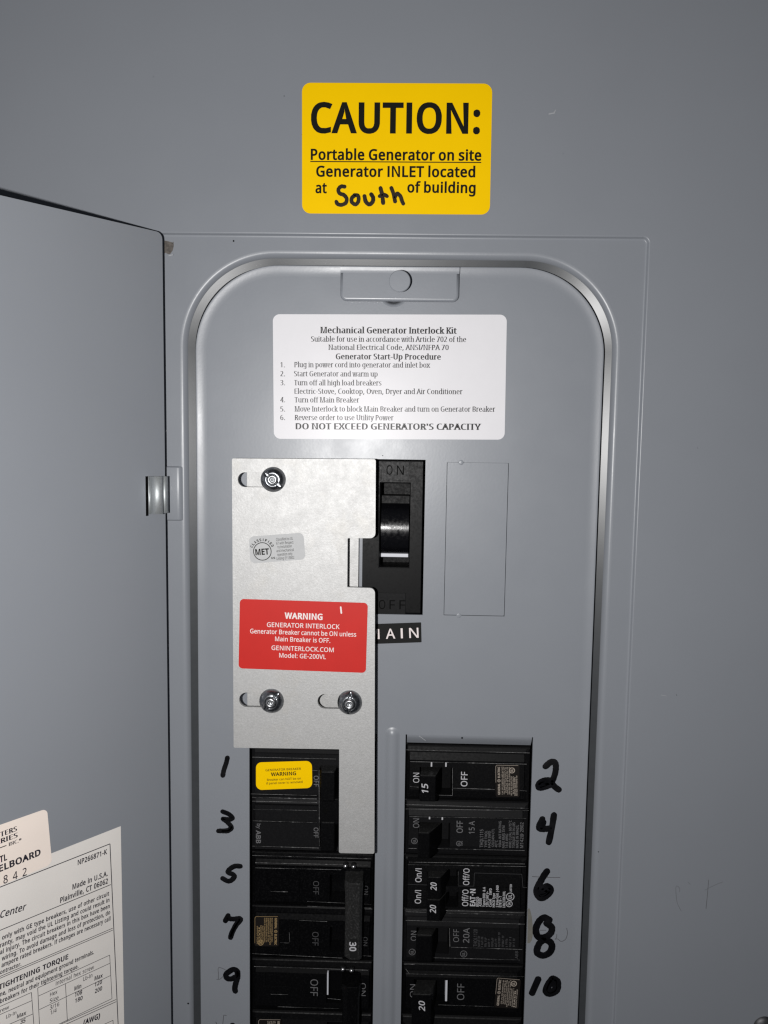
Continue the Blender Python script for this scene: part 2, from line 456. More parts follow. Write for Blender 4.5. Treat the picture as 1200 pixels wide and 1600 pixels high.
    64: [721, [670, 232, 640, 150, 597, 105, 553, 88, 503, 93, 478, 109, 460, 131, 451, 157, 447, 157, 418, 118, 373, 92, 334, 87, 306, 90, 280, 98, 259, 110, 240, 128, 215, 176, 207, 237, 212, 286, 228, 330, 253, 366, 287, 394, 328, 411, 394, 417, 500, 398, 494, 171, 513, 145, 540, 137, 563, 142, 591, 169, 613, 230, 618, 287, 611, 356, 588, 413, 553, 459, 506, 492, 450, 513, 387, 520, 322, 514, 265, 498, 217, 472, 177, 437, 145, 394, 115, 317, 105, 258, 106, 189, 120, 122, 132, 93, 167, 45, 215, 10, 275, -11, 309, -17, 395, -16, 520, 16, 520, -38, 420, -66, 347, -71, 259, -63, 221, -52, 154, -17, 102, 34, 82, 65, 55, 138, 47, 225, 52, 296, 70, 363, 98, 422, 137, 474, 186, 515, 244, 547, 311, 566, 387, 573, 475, 562, 551, 529, 593, 496, 628, 455, 653, 406, 669, 349, 673, 319], [275, 191, 290, 160, 314, 143, 345, 137, 366, 139, 398, 156, 418, 189, 430, 233, 437, 358, 378, 366, 342, 362, 303, 337, 275, 283, 270, 251]],
    65: [512, [437, 0, 368, 177, 141, 177, 73, 0, 0, 0, 224, 575, 289, 575, 512, 0], [255, 500, 230, 415, 165, 241, 346, 241]],
    66: [521, [292, 571, 336, 565, 373, 555, 404, 541, 428, 522, 445, 497, 455, 467, 456, 399, 431, 347, 382, 313, 350, 304, 350, 300, 415, 279, 452, 249, 474, 203, 478, 163, 472, 115, 454, 74, 425, 42, 385, 19, 337, 5, 279, 0, 78, 0, 78, 573], [290, 330, 340, 342, 357, 352, 377, 382, 384, 423, 376, 463, 351, 490, 308, 506, 245, 511, 150, 511, 150, 329], [150, 269, 150, 61, 301, 63, 330, 68, 354, 78, 384, 107, 394, 125, 401, 168, 394, 210, 370, 241, 327, 262, 260, 269]],
    67: [507, [280, 513, 241, 502, 192, 470, 155, 423, 133, 361, 125, 286, 131, 220, 147, 164, 175, 117, 213, 83, 262, 62, 377, 59, 460, 78, 460, 15, 356, -7, 270, -6, 197, 12, 166, 28, 115, 72, 95, 99, 65, 165, 51, 244, 53, 349, 77, 432, 103, 478, 138, 517, 181, 548, 233, 569, 324, 581, 429, 567, 482, 547, 453, 486, 360, 515]],
    68: [585, [534, 246, 528, 203, 501, 131, 481, 100, 430, 51, 364, 18, 283, 2, 78, 0, 78, 573, 296, 571, 371, 555, 434, 523, 483, 475, 502, 446, 528, 377, 534, 336], [459, 326, 446, 388, 421, 437, 384, 474, 336, 498, 277, 509, 150, 511, 150, 62, 282, 65, 329, 76, 369, 94, 402, 119, 428, 151, 446, 190, 457, 236]],
    69: [446, [398, 0, 78, 0, 78, 573, 398, 573, 398, 509, 150, 509, 150, 330, 383, 330, 383, 268, 150, 268, 150, 63, 398, 63]],
    70: [416, [150, 0, 78, 0, 78, 573, 398, 573, 398, 509, 150, 509, 150, 306, 383, 306, 383, 243, 150, 243]],
    71: [584, [326, 302, 524, 302, 524, 22, 406, -4, 323, -8, 280, -6, 205, 12, 145, 47, 98, 98, 67, 164, 51, 243, 51, 330, 69, 407, 84, 442, 127, 500, 154, 524, 220, 560, 300, 578, 415, 576, 516, 547, 489, 484, 382, 515, 309, 515, 250, 501, 202, 474, 164, 434, 139, 382, 126, 321, 126, 253, 137, 193, 159, 141, 194, 100, 241, 71, 303, 56, 452, 68, 452, 238, 326, 238]],
    72: [594, [516, 0, 443, 0, 443, 267, 150, 267, 150, 0, 78, 0, 78, 573, 150, 573, 150, 330, 443, 330, 443, 573, 516, 573]],
    73: [232, [80, 0, 80, 573, 152, 573, 152, 0]],
    74: [219, [-63, -142, -63, -81, 5, -89, 50, -70, 71, -29, 74, 3, 74, 573, 146, 573, 145, -18, 136, -63, 117, -99, 91, -125, 58, -143, 19, -151]],
    75: [496, [496, 0, 411, 0, 209, 273, 150, 222, 150, 0, 78, 0, 78, 573, 150, 573, 150, 290, 403, 573, 488, 573, 261, 323]],
    76: [420, [78, 0, 78, 573, 150, 573, 150, 64, 400, 64, 400, 0]],
    77: [727, [330, 0, 142, 502, 144, 0, 78, 0, 78, 573, 184, 573, 361, 103, 544, 573, 650, 573, 650, 0, 578, 0, 584, 501, 390, 0]],
    78: [609, [532, 0, 447, 0, 141, 476, 144, 0, 78, 0, 78, 573, 161, 573, 467, 99, 464, 573, 532, 573]],
    79: [626, [573, 224, 561, 166, 540, 116, 493, 54, 451, 24, 375, -3, 281, -7, 222, 4, 173, 25, 131, 55, 98, 94, 74, 141, 53, 224, 49, 288, 56, 370, 78, 442, 94, 473, 138, 524, 166, 545, 197, 561, 271, 579, 356, 579, 428, 561, 459, 545, 510, 501, 547, 442, 570, 370, 576, 330], [126, 252, 136, 190, 157, 138, 188, 98, 230, 70, 283, 56, 345, 56, 398, 70, 439, 98, 470, 138, 490, 190, 500, 252, 498, 338, 490, 384, 476, 423, 456, 457, 431, 484, 398, 503, 360, 514, 314, 518, 255, 511, 207, 490, 171, 457, 145, 411, 130, 354, 126, 322]],
    80: [485, [282, 570, 326, 562, 363, 548, 393, 528, 415, 504, 431, 475, 441, 442, 444, 387, 433, 336, 395, 278, 364, 255, 301, 231, 216, 223, 150, 223, 150, 0, 78, 0, 78, 573], [150, 511, 150, 285, 279, 291, 330, 311, 360, 347, 369, 381, 367, 427, 361, 449, 350, 468, 334, 484, 289, 504, 258, 509]],
    81: [626, [573, 221, 559, 160, 535, 108, 503, 64, 461, 30, 411, 6, 548, -136, 444, -136, 334, -7, 281, -7, 222, 4, 173, 25, 131, 55, 98, 94, 74, 141, 53, 224, 49, 288, 56, 370, 78, 442, 94, 473, 138, 524, 166, 545, 197, 561, 271, 579, 356, 579, 428, 561, 459, 545, 510, 501, 547, 442, 570, 370, 576, 330], [126, 252, 136, 190, 157, 138, 188, 98, 230, 70, 283, 56, 345, 56, 398, 70, 439, 98, 470, 138, 490, 190, 500, 252, 498, 338, 490, 384, 476, 423, 456, 457, 431, 484, 398, 503, 360, 514, 314, 518, 255, 511, 207, 490, 171, 457, 145, 411, 130, 354, 126, 322]],
    82: [499, [301, 568, 353, 555, 393, 532, 422, 500, 439, 460, 443, 388, 435, 350, 408, 306, 344, 262, 330, 257, 487, 0, 403, 0, 264, 237, 150, 237, 150, 0, 78, 0, 78, 573], [150, 510, 150, 298, 268, 299, 296, 304, 338, 325, 362, 359, 370, 407, 361, 455, 336, 486, 310, 500, 254, 509]],
    83: [440, [401, 128, 389, 85, 364, 49, 307, 11, 257, -3, 109, -1, 41, 19, 41, 88, 134, 60, 222, 55, 286, 72, 316, 98, 327, 120, 330, 160, 311, 204, 242, 247, 118, 302, 76, 340, 53, 389, 48, 435, 54, 477, 71, 513, 99, 542, 157, 571, 231, 581, 355, 562, 389, 549, 366, 487, 248, 517, 196, 515, 148, 494, 128, 468, 121, 434, 133, 386, 172, 351, 332, 279, 385, 228, 398, 194]],
    84: [446, [259, 0, 187, 0, 187, 509, 8, 509, 8, 573, 437, 573, 437, 509, 259, 509]],
    85: [586, [512, 173, 500, 120, 476, 72, 439, 35, 389, 8, 327, -6, 290, -8, 240, -4, 196, 7, 159, 25, 128, 50, 104, 82, 86, 118, 76, 158, 72, 204, 72, 573, 144, 573, 144, 201, 154, 139, 165, 114, 182, 93, 203, 76, 228, 64, 259, 57, 342, 59, 379, 73, 407, 96, 427, 126, 441, 181, 442, 573, 513, 573]],
    86: [481, [481, 573, 277, 0, 204, 0, 0, 573, 75, 573, 241, 80, 277, 207, 405, 573]],
    87: [746, [735, 573, 583, 0, 510, 0, 368, 477, 342, 373, 234, 0, 161, 0, 10, 573, 85, 573, 201, 87, 232, 227, 333, 573, 407, 573, 544, 87, 572, 224, 660, 573]],
    88: [470, [467, 0, 385, 0, 233, 249, 79, 0, 3, 0, 193, 298, 15, 573, 95, 573, 236, 348, 377, 573, 453, 573, 276, 300]],
    89: [454, [227, 291, 376, 573, 454, 573, 263, 222, 263, 0, 191, 0, 191, 219, 0, 573, 79, 573]],
    90: [459, [427, 0, 30, 0, 30, 55, 332, 508, 40, 508, 40, 573, 419, 573, 419, 518, 118, 64, 427, 64]],
    91: [264, [244, -127, 64, -127, 64, 573, 244, 573, 244, 515, 133, 515, 133, -69, 244, -69]],
    92: [298, [77, 573, 291, 0, 221, 0, 8, 573]],
    93: [264, [20, -69, 131, -69, 131, 515, 20, 515, 20, 573, 200, 573, 200, -127, 20, -127]],
    94: [459, [30, 214, 200, 577, 241, 577, 428, 214, 366, 214, 221, 502, 93, 214]],
    95: [356, [358, -123, -2, -123, -2, -72, 358, -72]],
    96: [225, [116, 614, 193, 496, 193, 486, 146, 486, 32, 606, 32, 614]],
    97: [450, [268, 435, 326, 418, 347, 403, 364, 383, 376, 358, 383, 328, 385, 0, 334, 0, 320, 61, 258, 9, 190, -8, 136, -5, 88, 13, 64, 34, 41, 80, 37, 119, 40, 150, 50, 176, 65, 199, 87, 219, 116, 234, 194, 253, 316, 259, 315, 309, 303, 347, 280, 368, 247, 379, 194, 378, 106, 347, 84, 400, 170, 431, 210, 436], [215, 205, 159, 192, 127, 170, 112, 138, 111, 102, 122, 75, 144, 58, 188, 49, 238, 56, 279, 79, 295, 96, 306, 117, 313, 142, 315, 210]],
    98: [493, [135, 373, 139, 373, 174, 409, 206, 427, 248, 436, 310, 434, 344, 423, 374, 406, 401, 381, 422, 350, 437, 312, 446, 267, 448, 180, 437, 118, 415, 68, 384, 31, 344, 6, 298, -6, 248, -7, 206, 2, 149, 42, 139, 55, 133, 55, 119, 0, 68, 0, 68, 609, 139, 609], [219, 374, 188, 361, 165, 339, 145, 289, 139, 217, 145, 144, 153, 116, 165, 93, 181, 74, 202, 61, 229, 53, 288, 53, 312, 61, 332, 74, 348, 93, 369, 145, 376, 216, 369, 287, 348, 338, 331, 356, 288, 376]],
    99: [385, [213, -7, 162, 5, 118, 28, 83, 65, 58, 114, 46, 176, 46, 250, 59, 315, 85, 365, 121, 401, 166, 425, 217, 436, 309, 431, 358, 415, 337, 356, 244, 376, 187, 366, 159, 347, 138, 320, 120, 263, 120, 166, 138, 109, 172, 71, 220, 54, 302, 60, 351, 78, 351, 15, 275, -7]],
    100: [493, [182, -5, 148, 6, 118, 23, 92, 48, 71, 79, 56, 117, 47, 162, 44, 214, 47, 266, 56, 311, 71, 350, 93, 381, 119, 406, 149, 424, 183, 434, 253, 436, 303, 420, 348, 383, 354, 374, 359, 374, 354, 438, 354, 609, 425, 609, 425, 0, 368, 0, 358, 58, 354, 58, 314, 17, 252, -6], [263, 53, 290, 60, 311, 71, 328, 88, 340, 109, 354, 165, 354, 251, 340, 313, 329, 336, 313, 355, 291, 369, 264, 377, 231, 379, 204, 376, 181, 368, 162, 354, 146, 334, 124, 281, 117, 213, 124, 144, 133, 116, 162, 74, 181, 61, 205, 53]],
    101: [452, [261, 436, 308, 424, 348, 401, 378, 367, 399, 323, 410, 272, 411, 201, 117, 201, 127, 137, 139, 111, 154, 90, 197, 62, 254, 52, 359, 69, 392, 82, 392, 20, 310, -4, 251, -8, 194, -2, 143, 17, 101, 48, 70, 91, 51, 146, 44, 212, 50, 277, 68, 333, 96, 378, 134, 411, 181, 431, 207, 436], [209, 378, 170, 362, 140, 330, 123, 285, 119, 257, 338, 257, 326, 322, 303, 356, 266, 376]],
    102: [276, [266, 375, 158, 375, 158, 0, 87, 0, 87, 375, 12, 375, 12, 408, 87, 432, 92, 507, 104, 547, 124, 577, 168, 604, 263, 611, 310, 599, 292, 544, 228, 556, 197, 550, 175, 532, 162, 502, 158, 430, 266, 430]],
    103: [493, [241, 437, 297, 422, 329, 402, 355, 373, 359, 373, 369, 430, 425, 430, 424, -36, 413, -88, 392, -129, 361, -160, 318, -181, 264, -191, 147, -186, 78, -165, 78, -100, 170, -129, 237, -134, 286, -126, 306, -116, 337, -84, 353, -39, 358, 57, 354, 57, 315, 17, 263, -4, 221, -8, 182, -4, 147, 7, 117, 25, 91, 51, 70, 83, 56, 121, 47, 164, 44, 214, 47, 263, 56, 306, 70, 344, 91, 377, 117, 404, 147, 423, 181, 434], [197, 374, 157, 349, 130, 303, 118, 239, 119, 176, 124, 143, 146, 92, 163, 73, 182, 60, 205, 52, 276, 54, 318, 76, 345, 117, 356, 214, 349, 289, 326, 340, 302, 362, 251, 377]],
    104: [496, [135, 370, 140, 370, 164, 400, 233, 433, 298, 436, 342, 428, 377, 411, 403, 386, 421, 351, 430, 306, 431, 0, 361, 0, 359, 299, 348, 338, 338, 353, 308, 372, 265, 379, 222, 374, 189, 360, 166, 338, 150, 308, 139, 246, 139, 0, 68, 0, 68, 609, 139, 609]],
    105: [207, [139, 430, 139, 0, 68, 0, 68, 430], [126, 585, 142, 566, 142, 526, 133, 512, 104, 501, 75, 512, 63, 536, 69, 574, 96, 590]],
    106: [207, [-44, -183, -44, -126, 21, -133, 51, -120, 64, -100, 68, -67, 68, 430, 139, 430, 136, -101, 119, -147, 87, -177, 38, -192], [69, 574, 96, 590, 126, 585, 142, 566, 142, 526, 133, 512, 104, 501, 75, 512, 63, 536]],
    107: [428, [135, 221, 189, 285, 326, 430, 409, 430, 235, 246, 421, 0, 336, 0, 187, 200, 138, 158, 138, 0, 68, 0, 68, 609, 138, 609]],
    108: [207, [139, 0, 68, 0, 68, 609, 139, 609]],
    109: [750, [574, 436, 603, 429, 628, 417, 649, 401, 665, 379, 676, 352, 683, 319, 685, 0, 615, 0, 614, 300, 603, 338, 582, 364, 549, 377, 499, 376, 474, 369, 454, 358, 438, 342, 426, 322, 413, 270, 411, 0, 342, 0, 339, 308, 327, 344, 293, 372, 253, 379, 215, 374, 185, 360, 164, 338, 145, 290, 139, 223, 139, 0, 68, 0, 68, 430, 125, 430, 136, 371, 140, 371, 183, 416, 241, 436, 290, 437, 332, 428, 365, 410, 389, 383, 398, 366, 402, 366, 427, 398, 480, 428, 519, 437]],
    110: [496, [311, 436, 343, 429, 369, 417, 391, 401, 409, 379, 421, 352, 431, 280, 431, 0, 361, 0, 359, 299, 348, 338, 338, 353, 308, 372, 265, 379, 232, 376, 204, 368, 182, 356, 166, 338, 154, 316, 140, 258, 139, 0, 68, 0, 68, 430, 125, 430, 136, 371, 140, 371, 175, 409, 235, 434]],
    111: [485, [438, 165, 420, 101, 388, 51, 359, 25, 305, 0, 241, -8, 181, 0, 129, 25, 88, 66, 59, 121, 45, 190, 50, 282, 68, 336, 97, 380, 137, 412, 186, 431, 244, 438, 299, 431, 347, 412, 387, 380, 417, 336, 436, 282, 440, 250], [120, 169, 138, 110, 159, 82, 187, 62, 222, 52, 264, 52, 299, 62, 339, 95, 356, 128, 368, 191, 361, 284, 348, 320, 327, 348, 282, 374, 242, 379, 212, 376, 185, 368, 164, 354, 147, 335, 124, 284, 119, 252]],
    112: [493, [310, 434, 344, 424, 374, 407, 401, 383, 422, 351, 437, 313, 446, 268, 448, 181, 437, 119, 415, 69, 384, 31, 345, 6, 298, -6, 227, -3, 153, 38, 139, 55, 134, 55, 139, -16, 139, -192, 68, -192, 68, 430, 126, 430, 136, 371, 189, 419, 240, 436], [221, 374, 190, 362, 167, 342, 146, 295, 139, 190, 150, 126, 165, 93, 188, 70, 220, 55, 280, 52, 312, 63, 338, 84, 357, 113, 373, 171, 374, 252, 360, 310, 348, 334, 331, 354, 288, 376]],
    113: [493, [358, 58, 354, 58, 318, 21, 285, 3, 243, -7, 182, -5, 148, 6, 119, 23, 93, 48, 71, 79, 56, 117, 47, 162, 46, 249, 57, 311, 79, 361, 110, 398, 150, 424, 196, 436, 245, 437, 287, 427, 333, 397, 355, 371, 369, 430, 425, 430, 425, -192, 354, -192], [272, 55, 304, 67, 327, 87, 348, 134, 355, 213, 354, 252, 340, 314, 328, 337, 312, 356, 290, 369, 263, 377, 231, 379, 204, 376, 181, 368, 161, 354, 145, 334, 124, 281, 117, 213, 124, 145, 133, 117, 146, 93, 162, 75, 182, 61, 205, 53]],
    114: [331, [319, 433, 310, 368, 252, 373, 206, 358, 168, 324, 144, 275, 139, 229, 139, 0, 68, 0, 68, 430, 126, 430, 134, 351, 191, 413, 240, 435]],
    115: [384, [347, 99, 336, 64, 316, 36, 286, 14, 226, -4, 116, -4, 42, 19, 42, 83, 122, 55, 178, 49, 224, 53, 256, 66, 274, 86, 278, 128, 259, 154, 76, 245, 50, 278, 41, 324, 44, 350, 52, 372, 66, 392, 85, 408, 109, 421, 168, 436, 258, 434, 339, 409, 315, 353, 213, 380, 159, 377, 131, 366, 114, 350, 109, 319, 125, 292, 302, 206, 333, 176, 347, 135]],
    116: [289, [272, 59, 272, 5, 200, -8, 138, 4, 101, 31, 84, 60, 75, 100, 74, 375, 13, 375, 13, 409, 75, 437, 103, 528, 144, 528, 144, 430, 269, 430, 269, 375, 144, 375, 146, 108, 155, 79, 173, 60, 198, 51]],
    117: [496, [427, 430, 427, 0, 370, 0, 359, 57, 310, 13, 234, -8, 173, -4, 134, 8, 103, 29, 81, 59, 64, 122, 63, 430, 135, 430, 136, 129, 148, 91, 171, 65, 207, 52, 273, 55, 306, 69, 330, 91, 345, 121, 357, 206, 357, 430]],
    118: [407, [163, 0, 0, 430, 75, 430, 201, 63, 332, 430, 407, 430, 244, 0]],
    119: [630, [316, 357, 284, 242, 207, 1, 127, 1, 9, 431, 82, 431, 169, 73, 201, 188, 277, 431, 354, 431, 457, 74, 549, 431, 621, 431, 502, 1, 419, 1]],
    120: [424, [170, 220, 22, 430, 102, 430, 213, 268, 322, 430, 402, 430, 253, 220, 410, 0, 330, 0, 213, 172, 94, 0, 14, 0]],
    121: [409, [1, 430, 76, 430, 205, 68, 209, 68, 245, 186, 333, 430, 409, 430, 198, -114, 165, -156, 123, -183, 9, -186, 9, -130, 90, -130, 130, -99, 152, -59, 174, -2]],
    122: [377, [346, 0, 31, 0, 31, 47, 262, 375, 45, 375, 45, 430, 340, 430, 340, 377, 112, 55, 346, 55]],
    123: [305, [279, -127, 213, -118, 178, -105, 150, -83, 131, -55, 121, -20, 120, 132, 103, 170, 65, 190, 22, 194, 22, 253, 86, 265, 109, 284, 120, 315, 125, 485, 140, 516, 164, 541, 196, 559, 256, 572, 279, 573, 279, 515, 222, 502, 196, 473, 190, 439, 189, 305, 178, 272, 156, 247, 123, 231, 103, 226, 103, 221, 142, 209, 169, 189, 185, 160, 190, 123, 193, -18, 213, -51, 279, -69]],
    124: [442, [192, 609, 250, 609, 250, -193, 192, -193]],
    125: [305, [26, -69, 83, -56, 109, -27, 115, 6, 116, 142, 127, 175, 149, 199, 181, 215, 202, 221, 202, 225, 164, 237, 136, 258, 120, 286, 115, 323, 112, 464, 92, 497, 52, 513, 26, 515, 26, 573, 92, 565, 127, 551, 155, 530, 174, 501, 183, 466, 187, 303, 202, 277, 229, 260, 282, 253, 282, 194, 219, 182, 196, 163, 184, 119, 183, -20, 173, -56, 153, -84, 126, -105, 70, -123, 26, -127]],
    126: [459, [132, 277, 96, 270, 40, 230, 40, 293, 83, 324, 122, 335, 209, 323, 317, 288, 349, 291, 418, 335, 418, 273, 362, 236, 275, 235]],
    32: [209],
    176: [300, [244, 526, 227, 496, 200, 473, 167, 462, 133, 462, 100, 473, 73, 496, 56, 526, 50, 560, 56, 594, 73, 624, 100, 647, 133, 658, 167, 658, 200, 647, 227, 624, 244, 594, 250, 560], [210, 560, 206, 581, 196, 599, 180, 612, 160, 619, 140, 619, 120, 612, 104, 599, 94, 581, 90, 560, 94, 539, 104, 521, 120, 508, 140, 501, 160, 501, 180, 508, 196, 521, 206, 539]],
    174: [420, [366, 335, 334, 281, 286, 240, 226, 218, 163, 218, 104, 240, 55, 281, 23, 335, 13, 398, 23, 460, 55, 515, 104, 555, 163, 577, 226, 577, 286, 555, 334, 515, 366, 460, 377, 398], [331, 398, 323, 444, 299, 485, 262, 516, 218, 531, 171, 531, 127, 516, 91, 485, 66, 444, 58, 398, 66, 351, 91, 310, 126, 279, 171, 264, 218, 264, 262, 279, 299, 310, 323, 351], [165, 330, 165, 470, 235, 470, 250, 440, 225, 405, 250, 330, 222, 330, 200, 395, 190, 330]],
}


def _load(c):
    p = GLYPHS.get(ord(c), GLYPHS[45])
    loops = [[(l[k], l[k + 1]) for k in range(0, len(l), 2)] for l in p[1:]]
    return p[0], [l for l in loops if len(l) > 2]


# style: outward shift of the outline in x and y (1/1000), horizontal scale, slant, serifs
STYLES = {
    'sans': (0, 0, 1.0, 0.0, False),
    'medium': (10, 8, 1.0, 0.0, False),
    'bold': (32, 23, 1.0, 0.0, False),
    'black': (42, 30, 1.0, 0.0, False),
    'bolditalic': (22, 15, 1.0, 0.2, False),
    'light': (-12, -12, 1.0, 0.0, False),
    'serif': (21, -11, 0.9, 0.0, True),
    'serifbold': (40, -3, 0.95, 0.0, True),
}
_cache = {}


def glyph(c, style):
    key = (c, style)
    if key in _cache:
        return _cache[key]
    ox, oy, xs, sl, serif = STYLES[style]
    adv, loops = _load(c)
    moved, bars = [], []
    for l in loops:
        l = [b for a, b in zip(l[-1:] + l[:-1], l) if abs(a[0] - b[0]) + abs(a[1] - b[1]) > 8]
        n = len(l)
        q = []
        for i in range(n):
            a, b, d = Vector(l[i - 1]), Vector(l[i]), Vector(l[(i + 1) % n])
            e1, e2 = (b - a).normalized(), (d - b).normalized()
            n1, n2 = Vector((-e1.y, e1.x)), Vector((-e2.y, e2.x))
            m = (n1 + n2) / max(0.45, 1 + n1.dot(n2))
            q.append((b.x * xs + m.x * ox, b.y + m.y * oy))
        moved.append(q)
        if serif:
            for i in range(n):
                a, b = l[i], l[(i + 1) % n]
                p, z = l[i - 1], l[(i + 2) % n]
                wid = abs(a[0] - b[0])
                if abs(a[1] - b[1]) < 4 and 50 < wid < 130 and (p[1] - a[1]) * (z[1] - b[1]) > 0 and max(abs(p[1] - a[1]), abs(z[1] - b[1])) > 60:
                    y = a[1]
                    up = p[1] > y
                    x0, x1 = sorted((a[0] * xs, b[0] * xs))
                    ext = 58 + ox
                    lx = x0 - ext
                    rx = x1 + ext
                    if (not up) and c in 'bdhiklmnpruj':
                        rx = x1 + ox
                    if c in "1-_/.,:;'":
                        continue
                    hh = 34
                    yy = (y, y + hh) if up else (y - hh, y)
                    bars.append([(lx, yy[0]), (lx, yy[1]), (rx, yy[1]), (rx, yy[0])])
    area = lambda l: sum(l[i - 1][0] * l[i][1] - l[i][0] * l[i - 1][1] for i in range(len(l)))
    solids = [l for l in moved if area(l) < 0]
    holes = [l for l in moved if area(l) >= 0]

    def inside(p, l):
        r = False
        for i in range(len(l)):
            (x0, y0), (x1, y1) = l[i - 1], l[i]
            if (y0 > p[1]) != (y1 > p[1]) and p[0] < (x1 - x0) * (p[1] - y0) / (y1 - y0) + x0:
                r = not r
        return r

    polys = []
    for k, l in enumerate(solids + bars):
        hs = [h for h in holes if inside(h[0], l)] if k < len(solids) else []
        polys.append((k, [l] + hs))
    vs, fs = [], []
    for k, ls in polys:
        o = len(vs)
        flat = [p for l in ls for p in l]
        for t in tessellate_polygon([[Vector((p[0], p[1], 0)) for p in l] for l in ls]):
            a, b, d = (flat[i] for i in t)
            if (b[0] - a[0]) * (d[1] - a[1]) - (b[1] - a[1]) * (d[0] - a[0]) < 0:
                t = (t[0], t[2], t[1])
            fs.append(tuple(i + o for i in t))
        vs += [(p[0] + sl * p[1], p[1], 0.004 * k) for p in flat]
    adv = adv * xs + max(0, ox) * 1.3
    xs_ = [p[0] for p in vs] or [0]
    _cache[key] = (adv, vs, fs, min(xs_), max(xs_))
    return _cache[key]


def text(mb, s, p0, p1, cap, style='sans', lift=None, gap=210):
    """flat lettering; its ink runs along the baseline from point p0 to point p1 (panel mm), cap = capital height in mm"""
    x, items = 0.0, []
    for c in s:
        if c == ' ':
            x += gap * STYLES[style][2]
            continue
        if c == '’':
            c = "'"
        adv, vs, fs, mn, mx = glyph(c, style)
        items.append((x, vs, fs, x + mn, x + mx))
        x += adv
    lo, hi = min(i[3] for i in items), max(i[4] for i in items)
    p0, p1 = Vector(p0), Vector(p1)
    d = p1 - p0
    L = d.length
    d.normalize()
    nrm = lift or Vector((0, 0, 1))
    up = nrm.cross(d).normalized()
    sx, sy = L / (hi - lo), cap / CAP
    for x0, vs, fs, _, _ in items:
        mb.add([p0 + d * ((x0 + v[0] - lo) * sx) + up * (v[1] * sy) + nrm * v[2] for v in vs], fs)


def ptext(mb, s, a, b, cap_px, w, style='sans'):
    """the same with the baseline ends measured in the photograph on the plane w"""
    text(mb, s, at(a[0], a[1], w), at(b[0], b[1], w), cap_px * (DIST - w) / FPX, style)


def spline(pts, step=6):
    if len(pts) < 3:
        return [Vector(p) for p in pts]
    P = [Vector(p) for p in pts]
    P = [P[0] * 2 - P[1]] + P + [P[-1] * 2 - P[-2]]
    out = []
    for i in range(1, len(P) - 2):
        a, b, c, d = P[i - 1:i + 3]
        for k in range(step):
            t = k / step
            out.append(0.5 * ((2 * b) + (c - a) * t + (2 * a - 5 * b + 4 * c - d) * t * t + (3 * b - a - 3 * c + d) * t ** 3))
    out.append(P[-2])
    return out


def stroke(mb, pts, r, w, high=0.09, wob=0.06, seed=1):
    """a pen stroke: a low rounded ridge of ink, pts in panel mm (2D)"""
    rnd = random.Random(seed)
    Q = spline(pts)
    n = len(Q)
    L, R, C = [], [], []
    for i, p in enumerate(Q):
        a, b = Q[max(0, i - 1)], Q[min(n - 1, i + 1)]
        t = (b - a).normalized()
        nn = Vector((-t.y, t.x))
        rr = r * (1 + wob * rnd.uniform(-1, 1))
        L.append(p + nn * rr); R.append(p - nn * rr); C.append(p)
    vs, fs = [], []
    for i in range(n):
        vs += [(*L[i], w), (*(L[i] * 0.4 + C[i] * 0.6), w + high * 0.8), (*(R[i] * 0.4 + C[i] * 0.6), w + high * 0.8), (*R[i], w)]
        if i:
            o = 4 * (i - 1)
            for k in range(3):
                fs.append((o + k + 1, o + k, o + 4 + k, o + 5 + k))
    mb.add(vs, fs, False)
    for p, q in ((Q[0], Q[1]), (Q[-1], Q[-2])):
        t = (p - q).normalized()
        a0 = math.atan2(t.y, t.x)
        ring = [p + Vector((math.cos(a0 + math.radians(k)), math.sin(a0 + math.radians(k)))) * r * (0.92 + 0.1 * rnd.random()) for k in range(-90, 91, 20)]
        ring2 = [p + (x - p) * 0.4 for x in ring]
        k = len(ring)
        vs = [(*x, w) for x in ring] + [(*x, w + high * 0.8) for x in ring2] + [(*p, w + high * 0.8)]
        fs = [(i, i + 1, k + i + 1, k + i) for i in range(k - 1)] + [(k + i, k + i + 1, 2 * k) for i in range(k - 1)]
        mb.add(vs, fs, False)


def pstroke(mb, zpts, x0, y0, z, r_px, w, **kw):
    """stroke whose points were read off an enlargement z of the photograph with corner x0, y0"""
    pts = [tuple(at(x0 + x / z, y0 + y / z, w).xy) for x, y in zpts]
    stroke(mb, pts, r_px * (DIST - w) / FPX, w, **kw)


def fine_print(mb, p0, p1, h, seed):
    """illegible fine print: a row of broken letter-sized marks from p0 to p1"""
    rnd = random.Random(seed)
    p0, p1 = Vector(p0), Vector(p1)
    d = p1 - p0
    L = d.length
    d.normalize()
    up = Vector((0, 0, 1)).cross(d).normalized()
    x = 0.0
    while x < L:
        lw = h * rnd.uniform(0.35, 0.62)
        if x + lw > L:
            break
        kind = rnd.random()
        q = lambda a, b: p0 + d * (x + a) + up * b
        th = h * 0.16
        bars = [(0, 0, th, h)]
        if kind < 0.35:
            bars += [(0, h - th, lw, h), (0, 0.45 * h, lw, 0.45 * h + th)]
        elif kind < 0.7:
            bars += [(lw - th, 0, lw, h), (th, h - th, lw - th, h)]
        else:
            bars += [(0, 0, lw, th), (lw - th, 0, lw, h * 0.6)]
        for k, (a, b, c, e) in enumerate(bars):
            z = Vector((0, 0, 0.003 * k))
            mb.add([q(a, b) + z, q(c, b) + z, q(c, e) + z, q(a, e) + z], [(0, 1, 2, 3)])
        x += lw + h * (0.22 if rnd.random() > 0.16 else 0.75)


def ring(mb, c, r, th, w, n=28):
    o, i = circle(c, r, n), circle(c, r - th, n)
    mb.add([(*p, w) for p in o] + [(*p, w) for p in i], [(k, (k + 1) % n, n + (k + 1) % n, n + k) for k in range(n)])


